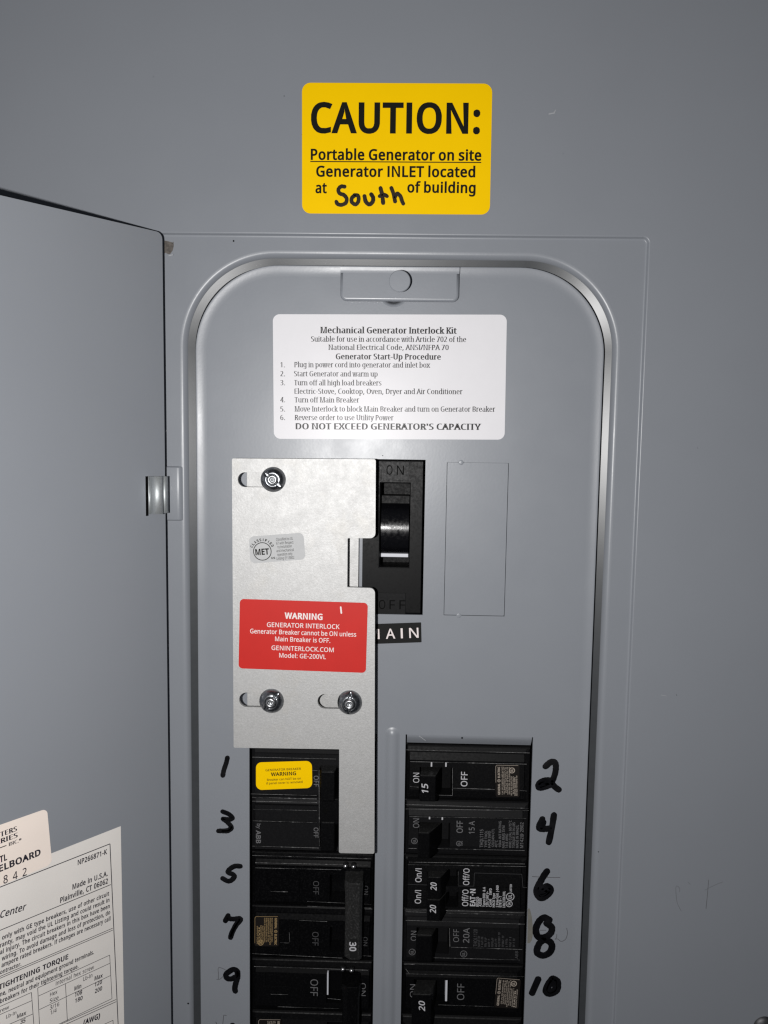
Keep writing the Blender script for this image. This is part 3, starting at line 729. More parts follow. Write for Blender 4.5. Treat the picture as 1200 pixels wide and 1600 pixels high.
def disc(mb, c, r, w, n=28):
    mb.add([(*p, w) for p in circle(c, r, n)], [tuple(range(n))])


def worn_glint_edge(mb, a, b, w, th, seed):
    """rubbed line and painted glint along a moulded edge: hair-thin, with a few brighter knocks; ends measured in the photograph"""
    rnd = random.Random(seed)
    p, q = at(a[0], a[1], w), at(b[0], b[1], w)
    d = q - p
    L = d.length
    d.normalize()
    s = Vector((-d.y, d.x, 0))
    n = max(3, int(L / 0.8))
    t, pts = 0.05, []
    for k in range(n + 1):
        t = min(0.085, max(0.012, t + rnd.uniform(-0.022, 0.022)))
        kick = th * 0.55 * rnd.random() if rnd.random() < 0.05 else 0.0
        pts.append((L * k / n, t + kick, rnd.uniform(-0.02, 0.02)))
    mb.add([p + d * y + s * (o + h) for y, h, o in pts] + [p + d * y + s * (o - h) for y, h, o in pts], [(k, n + 1 + k, n + 2 + k, k + 1) for k in range(n)])

# ------------------------------------------------------------------ the wall behind the panel
CU0, CU1, CV0, CV1 = -184.0, 181.0, -352.0, 214.0           # edges of the steel cover
wall = MB()
wall.prism([(-1500, -1300), (1500, -1300), (1500, 900), (-1500, 900)], -14, -2.2,
           holes=[[(CU0 + 8, CV0 + 8), (CU1 - 8, CV0 + 8), (CU1 - 8, CV1 - 8), (CU0 + 8, CV1 - 8)]])
tag(wall.build('wall', 'wall'), kind='structure')

# ------------------------------------------------------------------ panel: cover, raised field, latch tab, hinge
panel = empty('electrical_panel', (-2.5, -352, -2), 'grey enamelled steel breaker panel with its door swung open to the left', 'electrical panel')

MC = -2.5                                                    # middle of the door frame
OUT_R = 3.0
N8 = 24


def inset(d, base, r, up=True):
    u0, u1, v0, v1 = base
    return rrect(u0 + d, u1 - d, v0 + d, v1 - d, max(0.3, r - d), N8)


FRAME = (-104.0, 99.6, -330.0, 83.2)                         # stamped outline the door sits in
RIM = (MC - 92.0, MC + 92.0, -322.0, 76.4)                   # where the frame turns down into the groove
FIELD = (MC - 80.5, MC + 80.5, -313.0, 65.6)                 # where the raised field starts to bend
FW = -1.42                                                   # level of the frame inside the outline

cover = MB()
cover.prism([(CU0, CV0), (CU1, CV0), (CU1, CV1), (CU0, CV1)], -2.0, 0.0, holes=[inset(0, FRAME, OUT_R)[::-1]])
ring_at = lambda d, base, r, w: [Vector((x, y, w)) for x, y in inset(d, base, r)]
cover.loft([ring_at(d, FRAME, OUT_R, w) for d, w in ((0, 0), (0.25, -0.03), (0.5, -0.18), (0.68, -0.5), (0.8, -0.95), (0.98, -1.28), (1.3, -1.40), (1.7, FW))])
cover.loft([ring_at(1.7, FRAME, OUT_R, FW), ring_at(0, RIM, 40, FW)], smooth=False)
cover.loft([ring_at(d, RIM, 40, w) for d, w in ((0, FW), (0.7, FW - 0.04), (1.3, FW - 0.2), (1.8, FW - 0.5), (2.3, FW - 0.98), (2.7, FW - 1.5), (3.0, FW - 2.1), (3.1, FW - 3.2))])
cover.build('cover', 'grey', panel)
# bare steel flange of the box seen between the cover and the raised field
lin = MB()
lin.loft([ring_at(2.9, RIM, 40, -3.3), ring_at(5.85, RIM, 40, -4.27)])
lin.loft([ring_at(5.85, RIM, 40, -4.27), ring_at(5.95, RIM, 40, -6.5)], smooth=False)
lin.build('box_flange', 'lining', panel)

# openings of the raised field
MAIN = (-16.6, 9.6, -75.9, -9.4)
KNOCK = (18.6, 44.6, -75.8, -10.1)
RIGHT = (3.2, 58.5, -312.0, -128.9)
LEFT = (-65.2, -9.4, -312.0, -128.9)
rect = lambda q: [(q[0], q[2]), (q[1], q[2]), (q[1], q[3]), (q[0], q[3])]
field = MB()
DR = 6.4
dimple = (at(615, 480).x, at(615, 480).y + DR)
field.prism([(x, y) for x, y in inset(0, FIELD, 31)], -1.4, 0.0, holes=[rect(MAIN), rect(KNOCK), rect(RIGHT), rect(LEFT), circle(dimple, DR, 48)])
field.lathe(dimple, [(DR, 0), (DR - 0.5, -0.05), (DR - 1.0, -0.3), (DR - 1.4, -0.8), (DR - 1.8, -1.6), (DR - 2.4, -3.2), (DR - 3, -4.6), (0, -5.0)], 48)
FO = lambda d, w: [Vector((x, y, w)) for x, y in rrect(FIELD[0] - d, FIELD[1] + d, FIELD[2] - d, FIELD[3] + d, 31 + d, N8)]
field.loft([FO(d, w) for d, w in ((0, 0), (0.7, 0.015), (1.4, 0.06), (2.1, 0.14), (2.8, 0.25), (3.5, 0.37), (4.0, 0.455), (4.2, 0.465))])
field.loft([FO(d, w) for d, w in ((4.2, 0.465), (4.38, 0.4), (4.46, 0.2), (4.5, -7.5))])
# rounded bead between the two rows of breakers
bu = -2.6
bead_prof = [(3.4, 0.0), (2.9, 0.12), (2.2, 0.55), (1.4, 0.95), (0.6, 1.15), (0, 1.2)]
rows = []
for k in range(13):                                          # round upper end
    a = math.radians(180 * k / 12)
    rows.append((math.cos(a), math.sin(a)))
rings = []
for r, w in bead_prof:
    rg = [Vector((bu + r, -312, w + 0.003))] + [Vector((bu + r * c, -129.2 + r * s, w + 0.003)) for c, s in rows] + [Vector((bu - r, -312, w + 0.003))]
    rings.append(rg)
field.loft(rings, closed=False)
# lip bent in at the head of the right-hand opening, and of the left one behind the sliding plate
for u0, u1 in ((RIGHT[0] + 0.6, RIGHT[1] - 0.5), (LEFT[0] + 0.5, LEFT[1] - 0.6)):
    vt = RIGHT[3]
    lip = [(vt + 0.02, -0.02), (vt - 0.7, -0.1), (vt - 1.6, -0.55), (vt - 3.0, -1.5), (vt - 4.7, -2.9)]
    field.loft([[Vector((u0, v, w)), Vector((u1, v, w))] for v, w in lip], closed=False)
field.build('dead_front', 'grey', panel)

# knock-out blank for a second main breaker, still held by two tabs
kb = MB()
g = 0.2
kb.prism(rrect(KNOCK[0] + g, KNOCK[1] - g, KNOCK[2] + g, KNOCK[3] - g, 0.5, 3), -1.3, -0.05)
kb.prism(rrect(KNOCK[0] - 1.5, KNOCK[1] + 1.5, KNOCK[2] - 1.5, KNOCK[3] + 1.5, 0.5, 3), -2.2, -1.42)
kb.build('knockout_blank', 'grey', panel, bevel=0.22)
for px, py in ((720.5, 722.5), (717, 962)):
    kt = MB()
    c = at(px, py)
    kt.lathe((c.x, c.y), [(1.15, -1.0), (1.15, -0.12), (1.0, 0.01), (0.6, 0.06), (0, 0.07)], 20)
    kt.build('knockout_tab', 'grey', panel)

# latch tab with its striker button, bridging the groove at the top
TW0 = 2.6
a, b = at(531.5, 469.5, TW0), at(717, 469, TW0)
tu0, tu1, tv0 = a.x, b.x, a.y
tv1 = at(620, 427, TW0).y
tab = MB()
tring = lambda d, w: [Vector((x, y, w)) for x, y in fillet([(tu0 + d, tv0 + d), (tu1 - d, tv0 + d), (tu1 - d, tv1), (tu0 + d, tv1)], [2.6 - d, 2.6 - d, 0, 0], 8)]
tab.loft([tring(d, w) for d, w in ((0, TW0 - 1.5), (0, TW0 - 0.9), (0.08, TW0 - 0.6), (0.25, TW0 - 0.33), (0.5, TW0 - 0.13), (0.8, TW0 - 0.03), (1.1, TW0))])
tab.add(tring(1.1, TW0), [tuple(range(len(tring(1.1, 0))))])
bend = ((tv1, TW0), (tv1 + 0.7, TW0 + 0.02), (tv1 + 1.3, TW0 + 0.1), (tv1 + 1.9, TW0 + 0.24), (tv1 + 2.4, TW0 + 0.38), (tv1 + 2.6, TW0 + 0.36), (tv1 + 2.75, TW0 + 0.1), (tv1 + 2.8, TW0 - 9.0))
tab.loft([[Vector((tu0, v, w)), Vector((tu1, v, w))] for v, w in bend], closed=False)
for uu in (tu0, tu1):
    tab.add([(uu, tv1, TW0 - 1.5)] + [(uu, v, w) for v, w in bend] + [(uu, tv1 + 1.6, TW0 - 9)], [tuple(range(len(bend) + 2))])
tabo = tab.build('latch_tab', 'grey', panel)
KW = TW0 + 7.0
c = at(624.5, 439, KW)
knob = MB()
kr = 16.4 * (DIST - KW) / 1250
knob.lathe((c.x, c.y), [(2.6, TW0), (2.6, KW - 1.2), (kr - 0.2, KW - 1.1), (kr, KW - 0.9), (kr, KW - 0.2), (kr - 0.25, KW), (0, KW + 0.02)], 48, smooth=False)
knob.build('latch_button', 'grey', tabo)

# hinge pocket and hinge leaf on the left of the frame
hb = MB()
hv1, hv0 = at(262, 728.5, 0).y, at(262, 814, 0).y
hu0, hu1 = at(252, 760, 0).x, RIM[0]
prof = [(hu0, -0.2), (hu1 - 1.7, -0.2), (hu1 - 1.0, -0.27), (hu1 - 0.4, -0.5), (hu1 + 0.2, -0.95), (hu1 + 0.8, -1.6), (hu1 + 1.4, -2.4), (hu1 + 2.0, -3.3), (hu1 + 2.6, -4.3)]
hb.loft([[Vector((u, v, w - dw)) for u, w in prof] for v, dw in ((hv0, 2.5), (hv0 + 0.05, 0.9), (hv0 + 0.2, 0.4), (hv0 + 0.45, 0.1), (hv0 + 0.8, 0), (hv1 - 0.8, 0), (hv1 - 0.45, 0.1), (hv1 - 0.2, 0.4), (hv1 - 0.05, 0.9), (hv1, 2.5))], closed=False)
hbo = hb.build('hinge_pocket', 'grey', panel)
slot = MB()
p, q = at(254.9, 741, -0.18), at(260.3, 790, -0.18)
slot.prism(rect((p.x, q.x + 0.05, q.y, p.y)), -0.3, -0.17)
slot.build('hinge_slot', 'engraved', hbo)
# chipped paint and small scuffs on the cover
rnd = random.Random(3)
ch = MB()
P = [at(x, y, FW).xy for x, y in ((257, 376), (263, 377), (270, 379), (271, 377), (271.5, 384), (270, 391), (266, 397), (262, 397), (259, 395), (257, 396))]
ch.prism([(p.x, p.y) for p in P], FW, FW + 0.02)
ch.build('paint_chip', 'rust', panel)
for x, y, dx, dy, r in ((858, 178, 8, -1.5, 0.9), (866, 176, 2, -4, 0.6), (257, 676, 3, -3, 0.7), (270, 398, -6, 1.5, 0.7), (1033, 1086, 8, 1.5, 0.35), (655, 1150, 10, 7, 0.4), (268, 760, 1, 6, 0.4)):
    sc = MB()
    a, b = at(x, y, 0.0), at(x + dx, y + dy, 0.0)
    stroke(sc, [(a.x, a.y), (b.x, b.y)], r * 0.27, 0.02 if y < 300 or x > 1000 else 0.03, high=0.02, seed=int(x))
    sc.build('scuff_mark', 'scuff', panel)
for x, y, r in ((365, 376.5, 1.4), (722, 1153, 1.5), (979, 1326, 1.0), (984, 1178, 0.8), (935, 1331, 0.9), (294, 1568, 1.6), (444, 150, 0.7), (472, 210, 0.8), (598, 712, 0.8), (165, 1293, 0.6), (1057, 1086, 0.7), (700, 300, 0.4), (880, 240, 0.4), (1090, 700, 0.5), (240, 120, 0.5)):
    inside = 262 < x < 1010 and 370 < y
    w = (FW if inside and not (300 < x < 935 and y > 425) else 0.0) + 0.02
    c = at(x, y, w)
    sp = MB()
    disc(sp, (c.x, c.y), r * 0.27, w, 10)
    sp.build('paint_speck', 'engraved', panel)
Z = 8 / 3
for k, (pts, x0, y0, z, r) in enumerate((
    ([(766, 1000), (761, 1060), (755, 1120)], 820, 1000, Z, 0.42), ([(750, 1042), (790, 1022), (825, 1008)], 820, 1000, Z, 0.26), ([(645, 1050), (645, 1034), (630, 1028), (634, 1090), (652, 1130)], 820, 1000, Z, 0.26),
    ([(680, 1010), (690, 1018)], 820, 1000, Z, 0.26),
    ([(300, 475), (230, 440), (150, 430), (148, 550), (150, 665)], 330, 1480, 13.33, 0.5), ([(115, 668), (180, 665), (245, 610)], 330, 1480, 13.33, 0.5),
    ([(315, 1422), (262, 1422), (250, 1520), (240, 1620)], 330, 1480, 13.33, 0.6), ([(98, 1560), (130, 1640)], 330, 1480, 13.33, 0.8),
    ([(165, 246), (380, 258), (600, 262)], 815, 1345, 10, 0.6), ([(550, 1150), (545, 1200), (525, 1225), (565, 1222), (620, 1260), (690, 1220), (716, 1130), (705, 1055)], 815, 1345, 10, 0.55),
    ([(280, 1085), (380, 1085)], 815, 1345, 10, 0.5))):
    pn = MB()
    pstroke(pn, pts, x0, y0, z, r, 0.02, high=0.015, seed=k)
    pn.build('pencil_mark', 'pencil', panel)

# handwritten circuit numbers
DIG = [
    ('1', 330, 1170, 11.43, 3.6, [[(290, 160), (268, 255), (228, 375), (207, 478)]]),
    ('3', 330, 1170, 11.43, 3.7, [[(205, 1122), (310, 1165), (380, 1232), (325, 1262), (212, 1252)], [(212, 1252), (300, 1320), (362, 1405), (310, 1455), (130, 1468)], [(362, 1400), (300, 1465), (200, 1470)]]),
    ('5', 330, 1340, 11.43, 3.9, [[(520, 155), (430, 152), (345, 195), (300, 262), (388, 300), (412, 345), (355, 408), (290, 418), (205, 372)]]),
    ('7', 330, 1340, 11.43, 4.0, [[(302, 1035), (252, 1130)], [(300, 1090), (400, 1098), (525, 1095), (440, 1215), (375, 1335), (345, 1428)], [(500, 1110), (420, 1240), (350, 1400)]]),
    ('9', 330, 1480, 13.33, 4.4, [[(550, 585), (545, 505), (465, 462), (380, 505), (308, 570), (330, 645), (420, 660), (530, 610)], [(545, 520), (550, 620), (510, 760), (492, 860), (503, 915)]]),
    ('2', 820, 1175, 10, 4.7, [[(325, 225), (395, 165), (455, 155), (485, 210), (475, 330), (430, 460)], [(430, 460), (340, 440), (250, 470), (212, 525), (235, 560), (330, 540), (430, 500)], [(230, 500), (290, 480), (360, 500)], [(250, 540), (330, 510), (400, 480)], [(430, 500), (470, 545), (530, 590)]]),
    ('4', 820, 1175, 10, 4.8, [[(275, 1050), (228, 1150), (230, 1195), (300, 1205), (400, 1190)], [(290, 1100), (260, 1190)], [(455, 985), (425, 1180), (375, 1410)]]),
    ('6', 815, 1345, 10, 5.2, [[(395, 165), (320, 280), (245, 430), (240, 510), (300, 580), (390, 545), (455, 460), (400, 400), (320, 440)], [(270, 430), (290, 500), (350, 500), (430, 440)], [(290, 540), (360, 530), (420, 490)], [(330, 450), (380, 470)]]),
    ('8', 815, 1345, 10, 5.2, [[(435, 925), (345, 888), (265, 960), (222, 1080), (262, 1190), (370, 1190), (455, 1130), (470, 1040), (390, 975)], [(330, 1215), (440, 1265), (475, 1340), (440, 1430), (350, 1480), (270, 1460), (238, 1405), (280, 1290), (370, 1220)]]),
    ('10', 815, 1500, 13.33, 5.2, [[(345, 400), (220, 685)], [(655, 385), (745, 450), (742, 610), (650, 690), (560, 700), (505, 640), (555, 500), (640, 390)], [(700, 430), (700, 610), (590, 670), (545, 600), (610, 440)]]),
    ('11', 330, 1480, 13.33, 4.4, [[(445, 1625), (440, 1760), (420, 1900)]]),
]
for k, (d, x0, y0, z, r, sts) in enumerate(DIG):
    mb = MB()
    for j, pts in enumerate(sts):
        pstroke(mb, pts, x0, y0, z, r * 1.1, 0.02, high=0.07, seed=k * 7 + j)
    o = mb.build('handwritten_number', 'marker', panel)
    if d not in ('11',):
        o['label'] = f'black marker number {d} written beside the breakers'

# cover screw at the lower right corner
scr = MB()
c = at(1196, 1607, 1)
scr.lathe((c.x, c.y), [(5.0, 0.02), (4.8, 0.5), (4.1, 1.3), (2.5, 1.9), (0, 2.1)], 40)
so = scr.build('cover_screw', 'screw', panel)
gm = MB()
P = [at(815 + x / 10, 1345 + y / 10, 0.01).xy for x, y in ((95, 760), (118, 735), (140, 790), (160, 880), (172, 1000), (176, 1150), (160, 1240), (130, 1285), (90, 1290))]
gm.prism([(q_.x, q_.y) for q_ in reversed(P)], 0.0, 0.012)
gm.build('grease_smear', 'grease', panel)
sl = MB()
for ang in (20, 110):
    t = math.radians(ang)
    dx, dy = math.cos(t), math.sin(t)
    q = [(c.x + dx * s1 * 2.6 - dy * s2 * 0.55, c.y + dy * s1 * 2.6 + dx * s2 * 0.55) for s1, s2 in ((-1, -1), (1, -1), (1, 1), (-1, 1))]
    sl.prism(q, 1.5, 2.12 + ang * 1e-4)
sl.build('screw_slot', 'engraved', so)

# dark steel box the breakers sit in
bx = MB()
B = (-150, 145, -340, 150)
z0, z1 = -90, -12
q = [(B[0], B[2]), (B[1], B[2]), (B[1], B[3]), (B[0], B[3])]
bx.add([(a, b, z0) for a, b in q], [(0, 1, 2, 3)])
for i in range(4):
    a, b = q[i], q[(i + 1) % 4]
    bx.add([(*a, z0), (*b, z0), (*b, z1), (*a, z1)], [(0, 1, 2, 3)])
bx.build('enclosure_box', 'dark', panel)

# ------------------------------------------------------------------ the open door (swung out 130 degrees)
DA = math.radians(50.2)
DO = at(257.0, 650, 6.5)
DO.y = 0.0
AX, NX = Vector((math.cos(DA), 0, -math.sin(DA))), Vector((math.sin(DA), 0, math.cos(DA)))


def on_door(px, py, n=0.0):
    """photo pixel -> door millimetres (a along the sheet, v up, n off the sheet)"""
    d = ray(px, py)
    C = Vector((0, 0, DIST))
    t = ((DO - C).dot(NX) + n) / d.dot(NX)
    p = C + d * t - DO
    return Vector((p.dot(AX), p.y, n))


def door_place(o):
    o.parent = None
    o.location = W(*DO)
    o.rotation_euler = (0, 0, DA)
    return o


dtop = on_door(150, 339.5).y
dmb = MB()
dmb.prism(fillet([(-206, -330), (0, -330), (0, dtop), (-206, dtop)], [3, 3, 2.6, 3]), -8.0, 0.0, back=True)
dobj = bpy.data.objects.new('_tmp', None)
dobj['origin_mm'] = (0, 0, 0)
door = dmb.build('door', 'grey', dobj, bevel=0.6, seg=3)
door.parent = panel
door.location = W(*(DO - Vector(panel['origin_mm'])))
door.rotation_euler = (0, 0, DA)
# slot in the door that the hinge leaf hooks into
ds = MB()
p0, p1 = on_door(227.2, 744.4), on_door(232.0, 806)
ds.prism(rect((p0.x, p1.x, p1.y, p0.y)), 0.0, 0.03)
p0, p1 = on_door(227.2, 744.2), on_door(241, 745.2)
ds.prism(rect((p0.x, p1.x, p1.y, p0.y)), 0.0, 0.025)
ds.build('hinge_slot', 'engraved', door)
bpy.data.objects.remove(dobj)

# steel hinge leaf: out of the door slot, round in front of the sheet and into the frame slot
hinge = MB()
wd = lambda px: (DO + AX * on_door(px, 774).x).z
path = [(231.5, wd(231.5) + 0.15), (235.6, wd(235.5) + 0.2), (236.4, wd(236) + 0.9), (237.6, wd(236) + 1.9), (239.2, wd(236) + 2.8), (241, wd(236) + 3.4), (243, wd(236) + 3.7), (245, wd(236) + 3.65), (247.5, wd(236) + 3.4), (250, wd(236) + 3.0), (252, wd(236) + 2.3), (252.8, wd(236) + 1.0), (252.9, wd(236) - 1.5),
        (253.6, wd(236) - 2.1), (256, wd(236) - 1.9), (258.5, wd(236) - 2.2), (260, wd(236) - 3.0), (260.8, 4.5), (261.2, 1.5), (261.4, -1.0)]
rows = []
for px, w in path:
    u = at(px, 774, w).x
    yt, yb = (744.3, 803.2)
    if px > 253.5:
        yb = 801.5
    rows.append([Vector((u, at(px, yt, w).y, w)), Vector((u, at(px, yb, w).y, w))])
hinge.loft(rows, closed=False, flip=True)
ho = hinge.build('hinge', 'hinge', panel)
md = ho.modifiers.new('sheet', 'SOLIDIFY'); md.thickness = 0.45 * S; md.offset = -1

# ---- paper wiring label on the door
def door_label(name, pts, mat, n0, n1, label, cat, radii):
    q = [on_door(x, y) for x, y in pts]
    mb = MB()
    mb.prism(fillet([(p.x, p.y) for p in q], radii), n0, n1)
    z = bpy.data.objects.new('_z', None); z['origin_mm'] = (0, 0, 0)
    o = mb.build(name, mat, z)
    door_place(o)
    bpy.data.objects.remove(z)
    return tag(o, label, cat)


def ortho(pts):
    return pts


TR, BR = on_door(185, 1292.2), on_door(197.3, 1600)
pa1 = (TR.x + BR.x) / 2
wl = MB()
wl.prism([(pa1 - 150, -328), (pa1, -328), (pa1, TR.y), (pa1 - 150, TR.y)], 0.0, 0.10)
z = bpy.data.objects.new('_z', None); z['origin_mm'] = (0, 0, 0)
wlab = door_place(wl.build('wiring_label', 'paper', z))
tag(wlab, 'large cream paper label with printed torque table on the open door', 'label')
c1, c2 = on_door(68.6, 1263.6), on_door(80.6, 1346)
ls = MB()
sv1, sv0 = on_door(66, 1264.5).y, on_door(80.5, 1350).y
sa1 = (on_door(73, 1272).x + c2.x) / 2
q0, q1, q2 = on_door(73.2, 1263), on_door(81.2, 1350), on_door(0, 1288.6)
ls.prism(fillet([(q1.x - 78, q1.y - 0.8), (q1.x, q1.y), (q0.x, q0.y), (q0.x - 78, q0.y + (q2.y - q0.y) * 78 / (q0.x - q2.x))], [2.2] * 4, 6), 0.10, 0.2)
lsob = door_place(ls.build('listing_sticker', 'cream', z))
tag(lsob, 'small beige rounded sticker lapping over the top of the paper label on the door', 'sticker')


def dtext(mb, s, a, b, cap_px, n, style, gap=210, x0=0, y0=1240, z=1067 / 240):
    pa, pb = on_door(x0 + a[0] / z, y0 + a[1] / z, n), on_door(x0 + b[0] / z, y0 + b[1] / z, n)
    # capital height: measure the pixel height straight up from the right-hand end
    t = on_door(x0 + b[0] / z, y0 + (b[1] - cap_px) / z, n)
    text(mb, s, pa, pb, abs(t.y - pb.y), style, gap=gap)


def dline(mb, a, b, th, n, ext=0.0, x0=0, y0=1240, z=1067 / 240):
    """printed rule through two measured points, carried on past the second by ext of its length"""
    pa, pb = on_door(x0 + a[0] / z, y0 + a[1] / z, n), on_door(x0 + b[0] / z, y0 + b[1] / z, n)
    pb = pb + (pb - pa) * ext
    d = (pb - pa).normalized()
    s = Vector((-d.y, d.x, 0)) * th / 2
    mb.add([pa - s, pb - s, pb + s, pa + s], [(0, 1, 2, 3)])


def dpara(mb, rest, vis, a, b, cap_px, n, style, gap=210, x0=0, y0=1240, z=1067 / 240):
    """a line of print: the part measured in the photograph and the rest of it running on to the left"""
    dtext(mb, vis, a, b, cap_px, n, style, gap)
    if rest:
        pa, pb = on_door(x0 + a[0] / z, y0 + a[1] / z, n), on_door(x0 + b[0] / z, y0 + b[1] / z, n)
        t = on_door(x0 + b[0] / z, y0 + (b[1] - cap_px) / z, n)
        per = (pb - pa) / len(vis)
        q1 = pa - per * (1.0 if rest.endswith(' ') else 0.15)
        text(mb, rest.strip(), q1 - per * len(rest.strip()), q1, abs(t.y - pb.y), style, gap=gap)


tx = MB()
NL = 0.125
for r_, s, a, b, c, st in (
    ('', 'NP266871-K', (540, 497), (744, 418), 33, 'bold'),
    ('', 'Made in U.S.A.', (503, 667), (748, 570), 34, 'bold'),
    ('', 'Plainville, CT 06062', (418, 760), (750, 622), 34, 'bold'),
    ('Load ', 'Center', (0, 866), (182, 805), 45, 'bolditalic'),
    ('This load center is for use ', 'only with GE type breakers, use of other circuit', (14, 1016), (758, 706), 27, 'bold'),
    ('breakers voids the war', 'ranty, may void the UL Listing and could result in', (0, 1070), (760, 750), 27, 'bold'),
    ('property damage or person', 'al injury. The circuit breakers in this box have been', (0, 1118), (762, 793), 27, 'bold'),
    ('selected to protect the ', 'wiring. To avoid damage and loss of protection, do', (12, 1162), (765, 836), 27, 'bold'),
    ('not replace with higher ', 'ampere rated breakers. If changes are necessary call', (10, 1208), (767, 880), 27, 'bold'),
    ('an electrical c', 'ontractor.', (0, 1256), (148, 1195), 27, 'bold'),
    ('', 'TIGHTENING TORQUE', (-10, 1364), (474, 1147), 32, 'black'),
    ('See table for li', 'ne, neutral and equipment ground terminals.', (0, 1410), (652, 1113), 27, 'bold'),
    ('Refer to marking on ', 'breakers for their tightening torque.', (0, 1458), (545, 1210), 27, 'bold'),
    ('', 'Internal hex screw', (387, 1334), (652, 1217), 27, 'medium'),
    ('', 'Hex', (347, 1411), (398, 1388), 27, 'medium'), ('', 'Size', (345, 1455), (406, 1428), 27, 'medium'),
    ('', 'Lb-In', (579, 1303), (641, 1274), 27, 'medium'), ('', 'Min', (516, 1369), (564, 1348), 27, 'bold'), ('', 'Max', (656, 1299), (713, 1275), 27, 'bold'),
    ('', '3/16', (346, 1503), (411, 1474), 27, 'medium'), ('', '1/4', (350, 1537), (393, 1517), 27, 'medium'),
    ('', '108', (518, 1413), (570, 1391), 27, 'bold'), ('', '180', (520, 1455), (573, 1431), 27, 'bold'),
    ('', '120', (656, 1342), (708, 1319), 27, 'bold'), ('', '200', (658, 1388), (709, 1364), 27, 'bold'),
    ('sc', 'rew', (0, 1522), (63, 1493), 25, 'medium'), ('', 'Lb-In', (42, 1564), (113, 1532), 25, 'medium'), ('', 'Max', (118, 1562), (182, 1533), 25, 'bold'), ('', '35', (140, 1602), (176, 1587), 26, 'bold'),
    ('', '(AWG)', (578, 1610), (694, 1559), 33, 'black'),
):
    dpara(tx, r_, s, a, b, c, NL, st, 300)
for a, b, th, ex in (
    ((764, 349), (363, 507), 0.35, 2.5), ((770, 632), (0, 950), 0.3, 0.8),
    ((783, 935), (0, 1270), 0.25, 0.8), ((784, 948), (0, 1283), 0.25, 0.8),
    ((764, 349), (820, 1590), 0.35, 0.15),
    ((262, 1350), (762, 1122), 0.22, 0), ((268, 1406), (763, 1179), 0.22, 0), ((273, 1501), (767, 1264), 0.22, 0), ((277, 1665), (778, 1424), 0.22, 0),
    ((762, 1122), (778, 1424), 0.22, 0), ((262, 1350), (277, 1665), 0.22, 0), ((455, 1324), (468, 1580), 0.22, 0),
    ((218, 1381), (235, 1600), 0.22, 0.2), ((219, 1381), (0, 1479), 0.22, 2), ((224, 1437), (0, 1535), 0.22, 2), ((230, 1530), (30, 1618), 0.22, 2),
    ((807, 1430), (470, 1580), 0.25, 2), ((808, 1445), (490, 1588), 0.25, 2),
    ((785, 1575), (640, 1640), 0.22, 0.5), ((785, 1575), (788, 1640), 0.22, 0),
):
    dline(tx, a, b, th, NL, ex)
tx.build('lettering', 'ink_blue', wlab)
tx = MB()
NS = 0.23
for r_, s, a, b, c, st in (
    ('UNDERWRI', 'TERS', (2, 302), (119, 258), 34, 'serifbold'),
    ('LABORATO', 'RIES', (2, 348), (124, 302), 34, 'serifbold'),
    ('', 'INC.®', (60, 366), (150, 331), 24, 'serifbold'),
    ('C', 'TL', (-2, 480), (50, 459), 42, 'black'),
    ('PAN', 'ELBOARD', (-8, 546), (283, 425), 42, 'black'),
    ('', '8 4 2', (24, 628), (186, 566), 54, 'medium'),
):
    dpara(tx, r_, s, a, b, c, NS, st, 420 if s == '8 4 2' else 210)
dline(tx, (-40, 392), (45, 360), 0.35, NS)
tx.build('lettering', 'ink_blue', lsob)
bpy.data.objects.remove(z)

# ------------------------------------------------------------------ stickers on the steel
TH = 0.12


def sticker(name, corners, r_px, mat, w, label, cat, group=None):
    """flat rounded label; corners TL, TR, BR, BL measured in the photograph on the plane w"""
    q = [at(x, y, w) for x, y in corners]
    r = r_px * (DIST - w) / FPX
    mb = MB()
    mb.prism(fillet([(p.x, p.y) for p in reversed(q)], [r] * 4, 7), w, w + TH)
    return tag(mb.build(name, mat), label, cat, group)


def lettering(parent, rows, w, mat, name='lettering'):
    mb = MB()
    for s, a, b, cap, st in rows:
        ptext(mb, s, a, b, cap, w + TH + 0.03, st)
    return mb.build(name, mat, parent)


cau = sticker('caution_sticker', ((471.8, 129.3), (769.3, 130.8), (765.3, 335.5), (472, 333.6)), 13, 'yellow', 0.0,
              'bright yellow CAUTION sticker with South handwritten on it, on the cover above the door frame', 'sticker')
lettering(cau, (
    ('CAUTION:', (485.8, 206.3), (749.8, 207.5), 41.5, 'bold'),
    ('Portable Generator on site', (485.5, 249.3), (752, 250.7), 15.2, 'bold'),
    ('Generator INLET located', (494, 275.6), (742.5, 276.6), 15, 'bold'),
    ('at', (492.8, 301.3), (510.5, 301.5), 15, 'bold'),
    ('of building', (636.3, 300.4), (743, 301.4), 15, 'bold'),
), 0.0, 'ink')
ul = MB()
a, b = at(484.8, 252.3, TH + 0.03), at(752, 253.9, TH + 0.03)
h = Vector((0, 0.2, 0))
ul.add([a - h, b - h, b + h, a + h], [(0, 1, 2, 3)])
ul.build('underline', 'ink', cau)
sw = MB()
for k, (pts, r) in enumerate((
    ([(245, 100), (195, 98), (160, 140), (178, 190), (235, 212), (272, 262), (258, 318), (200, 344), (150, 332), (133, 302)], 2.7),
    ([(385, 215), (342, 250), (340, 305), (390, 338), (428, 295), (426, 225), (375, 212)], 2.7),
    ([(510, 228), (528, 300), (575, 338), (620, 300), (625, 245), (600, 202)], 2.9),
    ([(725, 120), (748, 215), (760, 318)], 2.9), ([(712, 228), (768, 205), (812, 228)], 2.6),
    ([(870, 118), (900, 200), (920, 298)], 2.8), ([(915, 245), (948, 192), (992, 230), (1012, 290), (1030, 328)], 2.7),
)):
    pstroke(sw, pts, 510, 280, 8.571, r * 1.1, TH + 0.01, high=0.03, seed=40 + k)
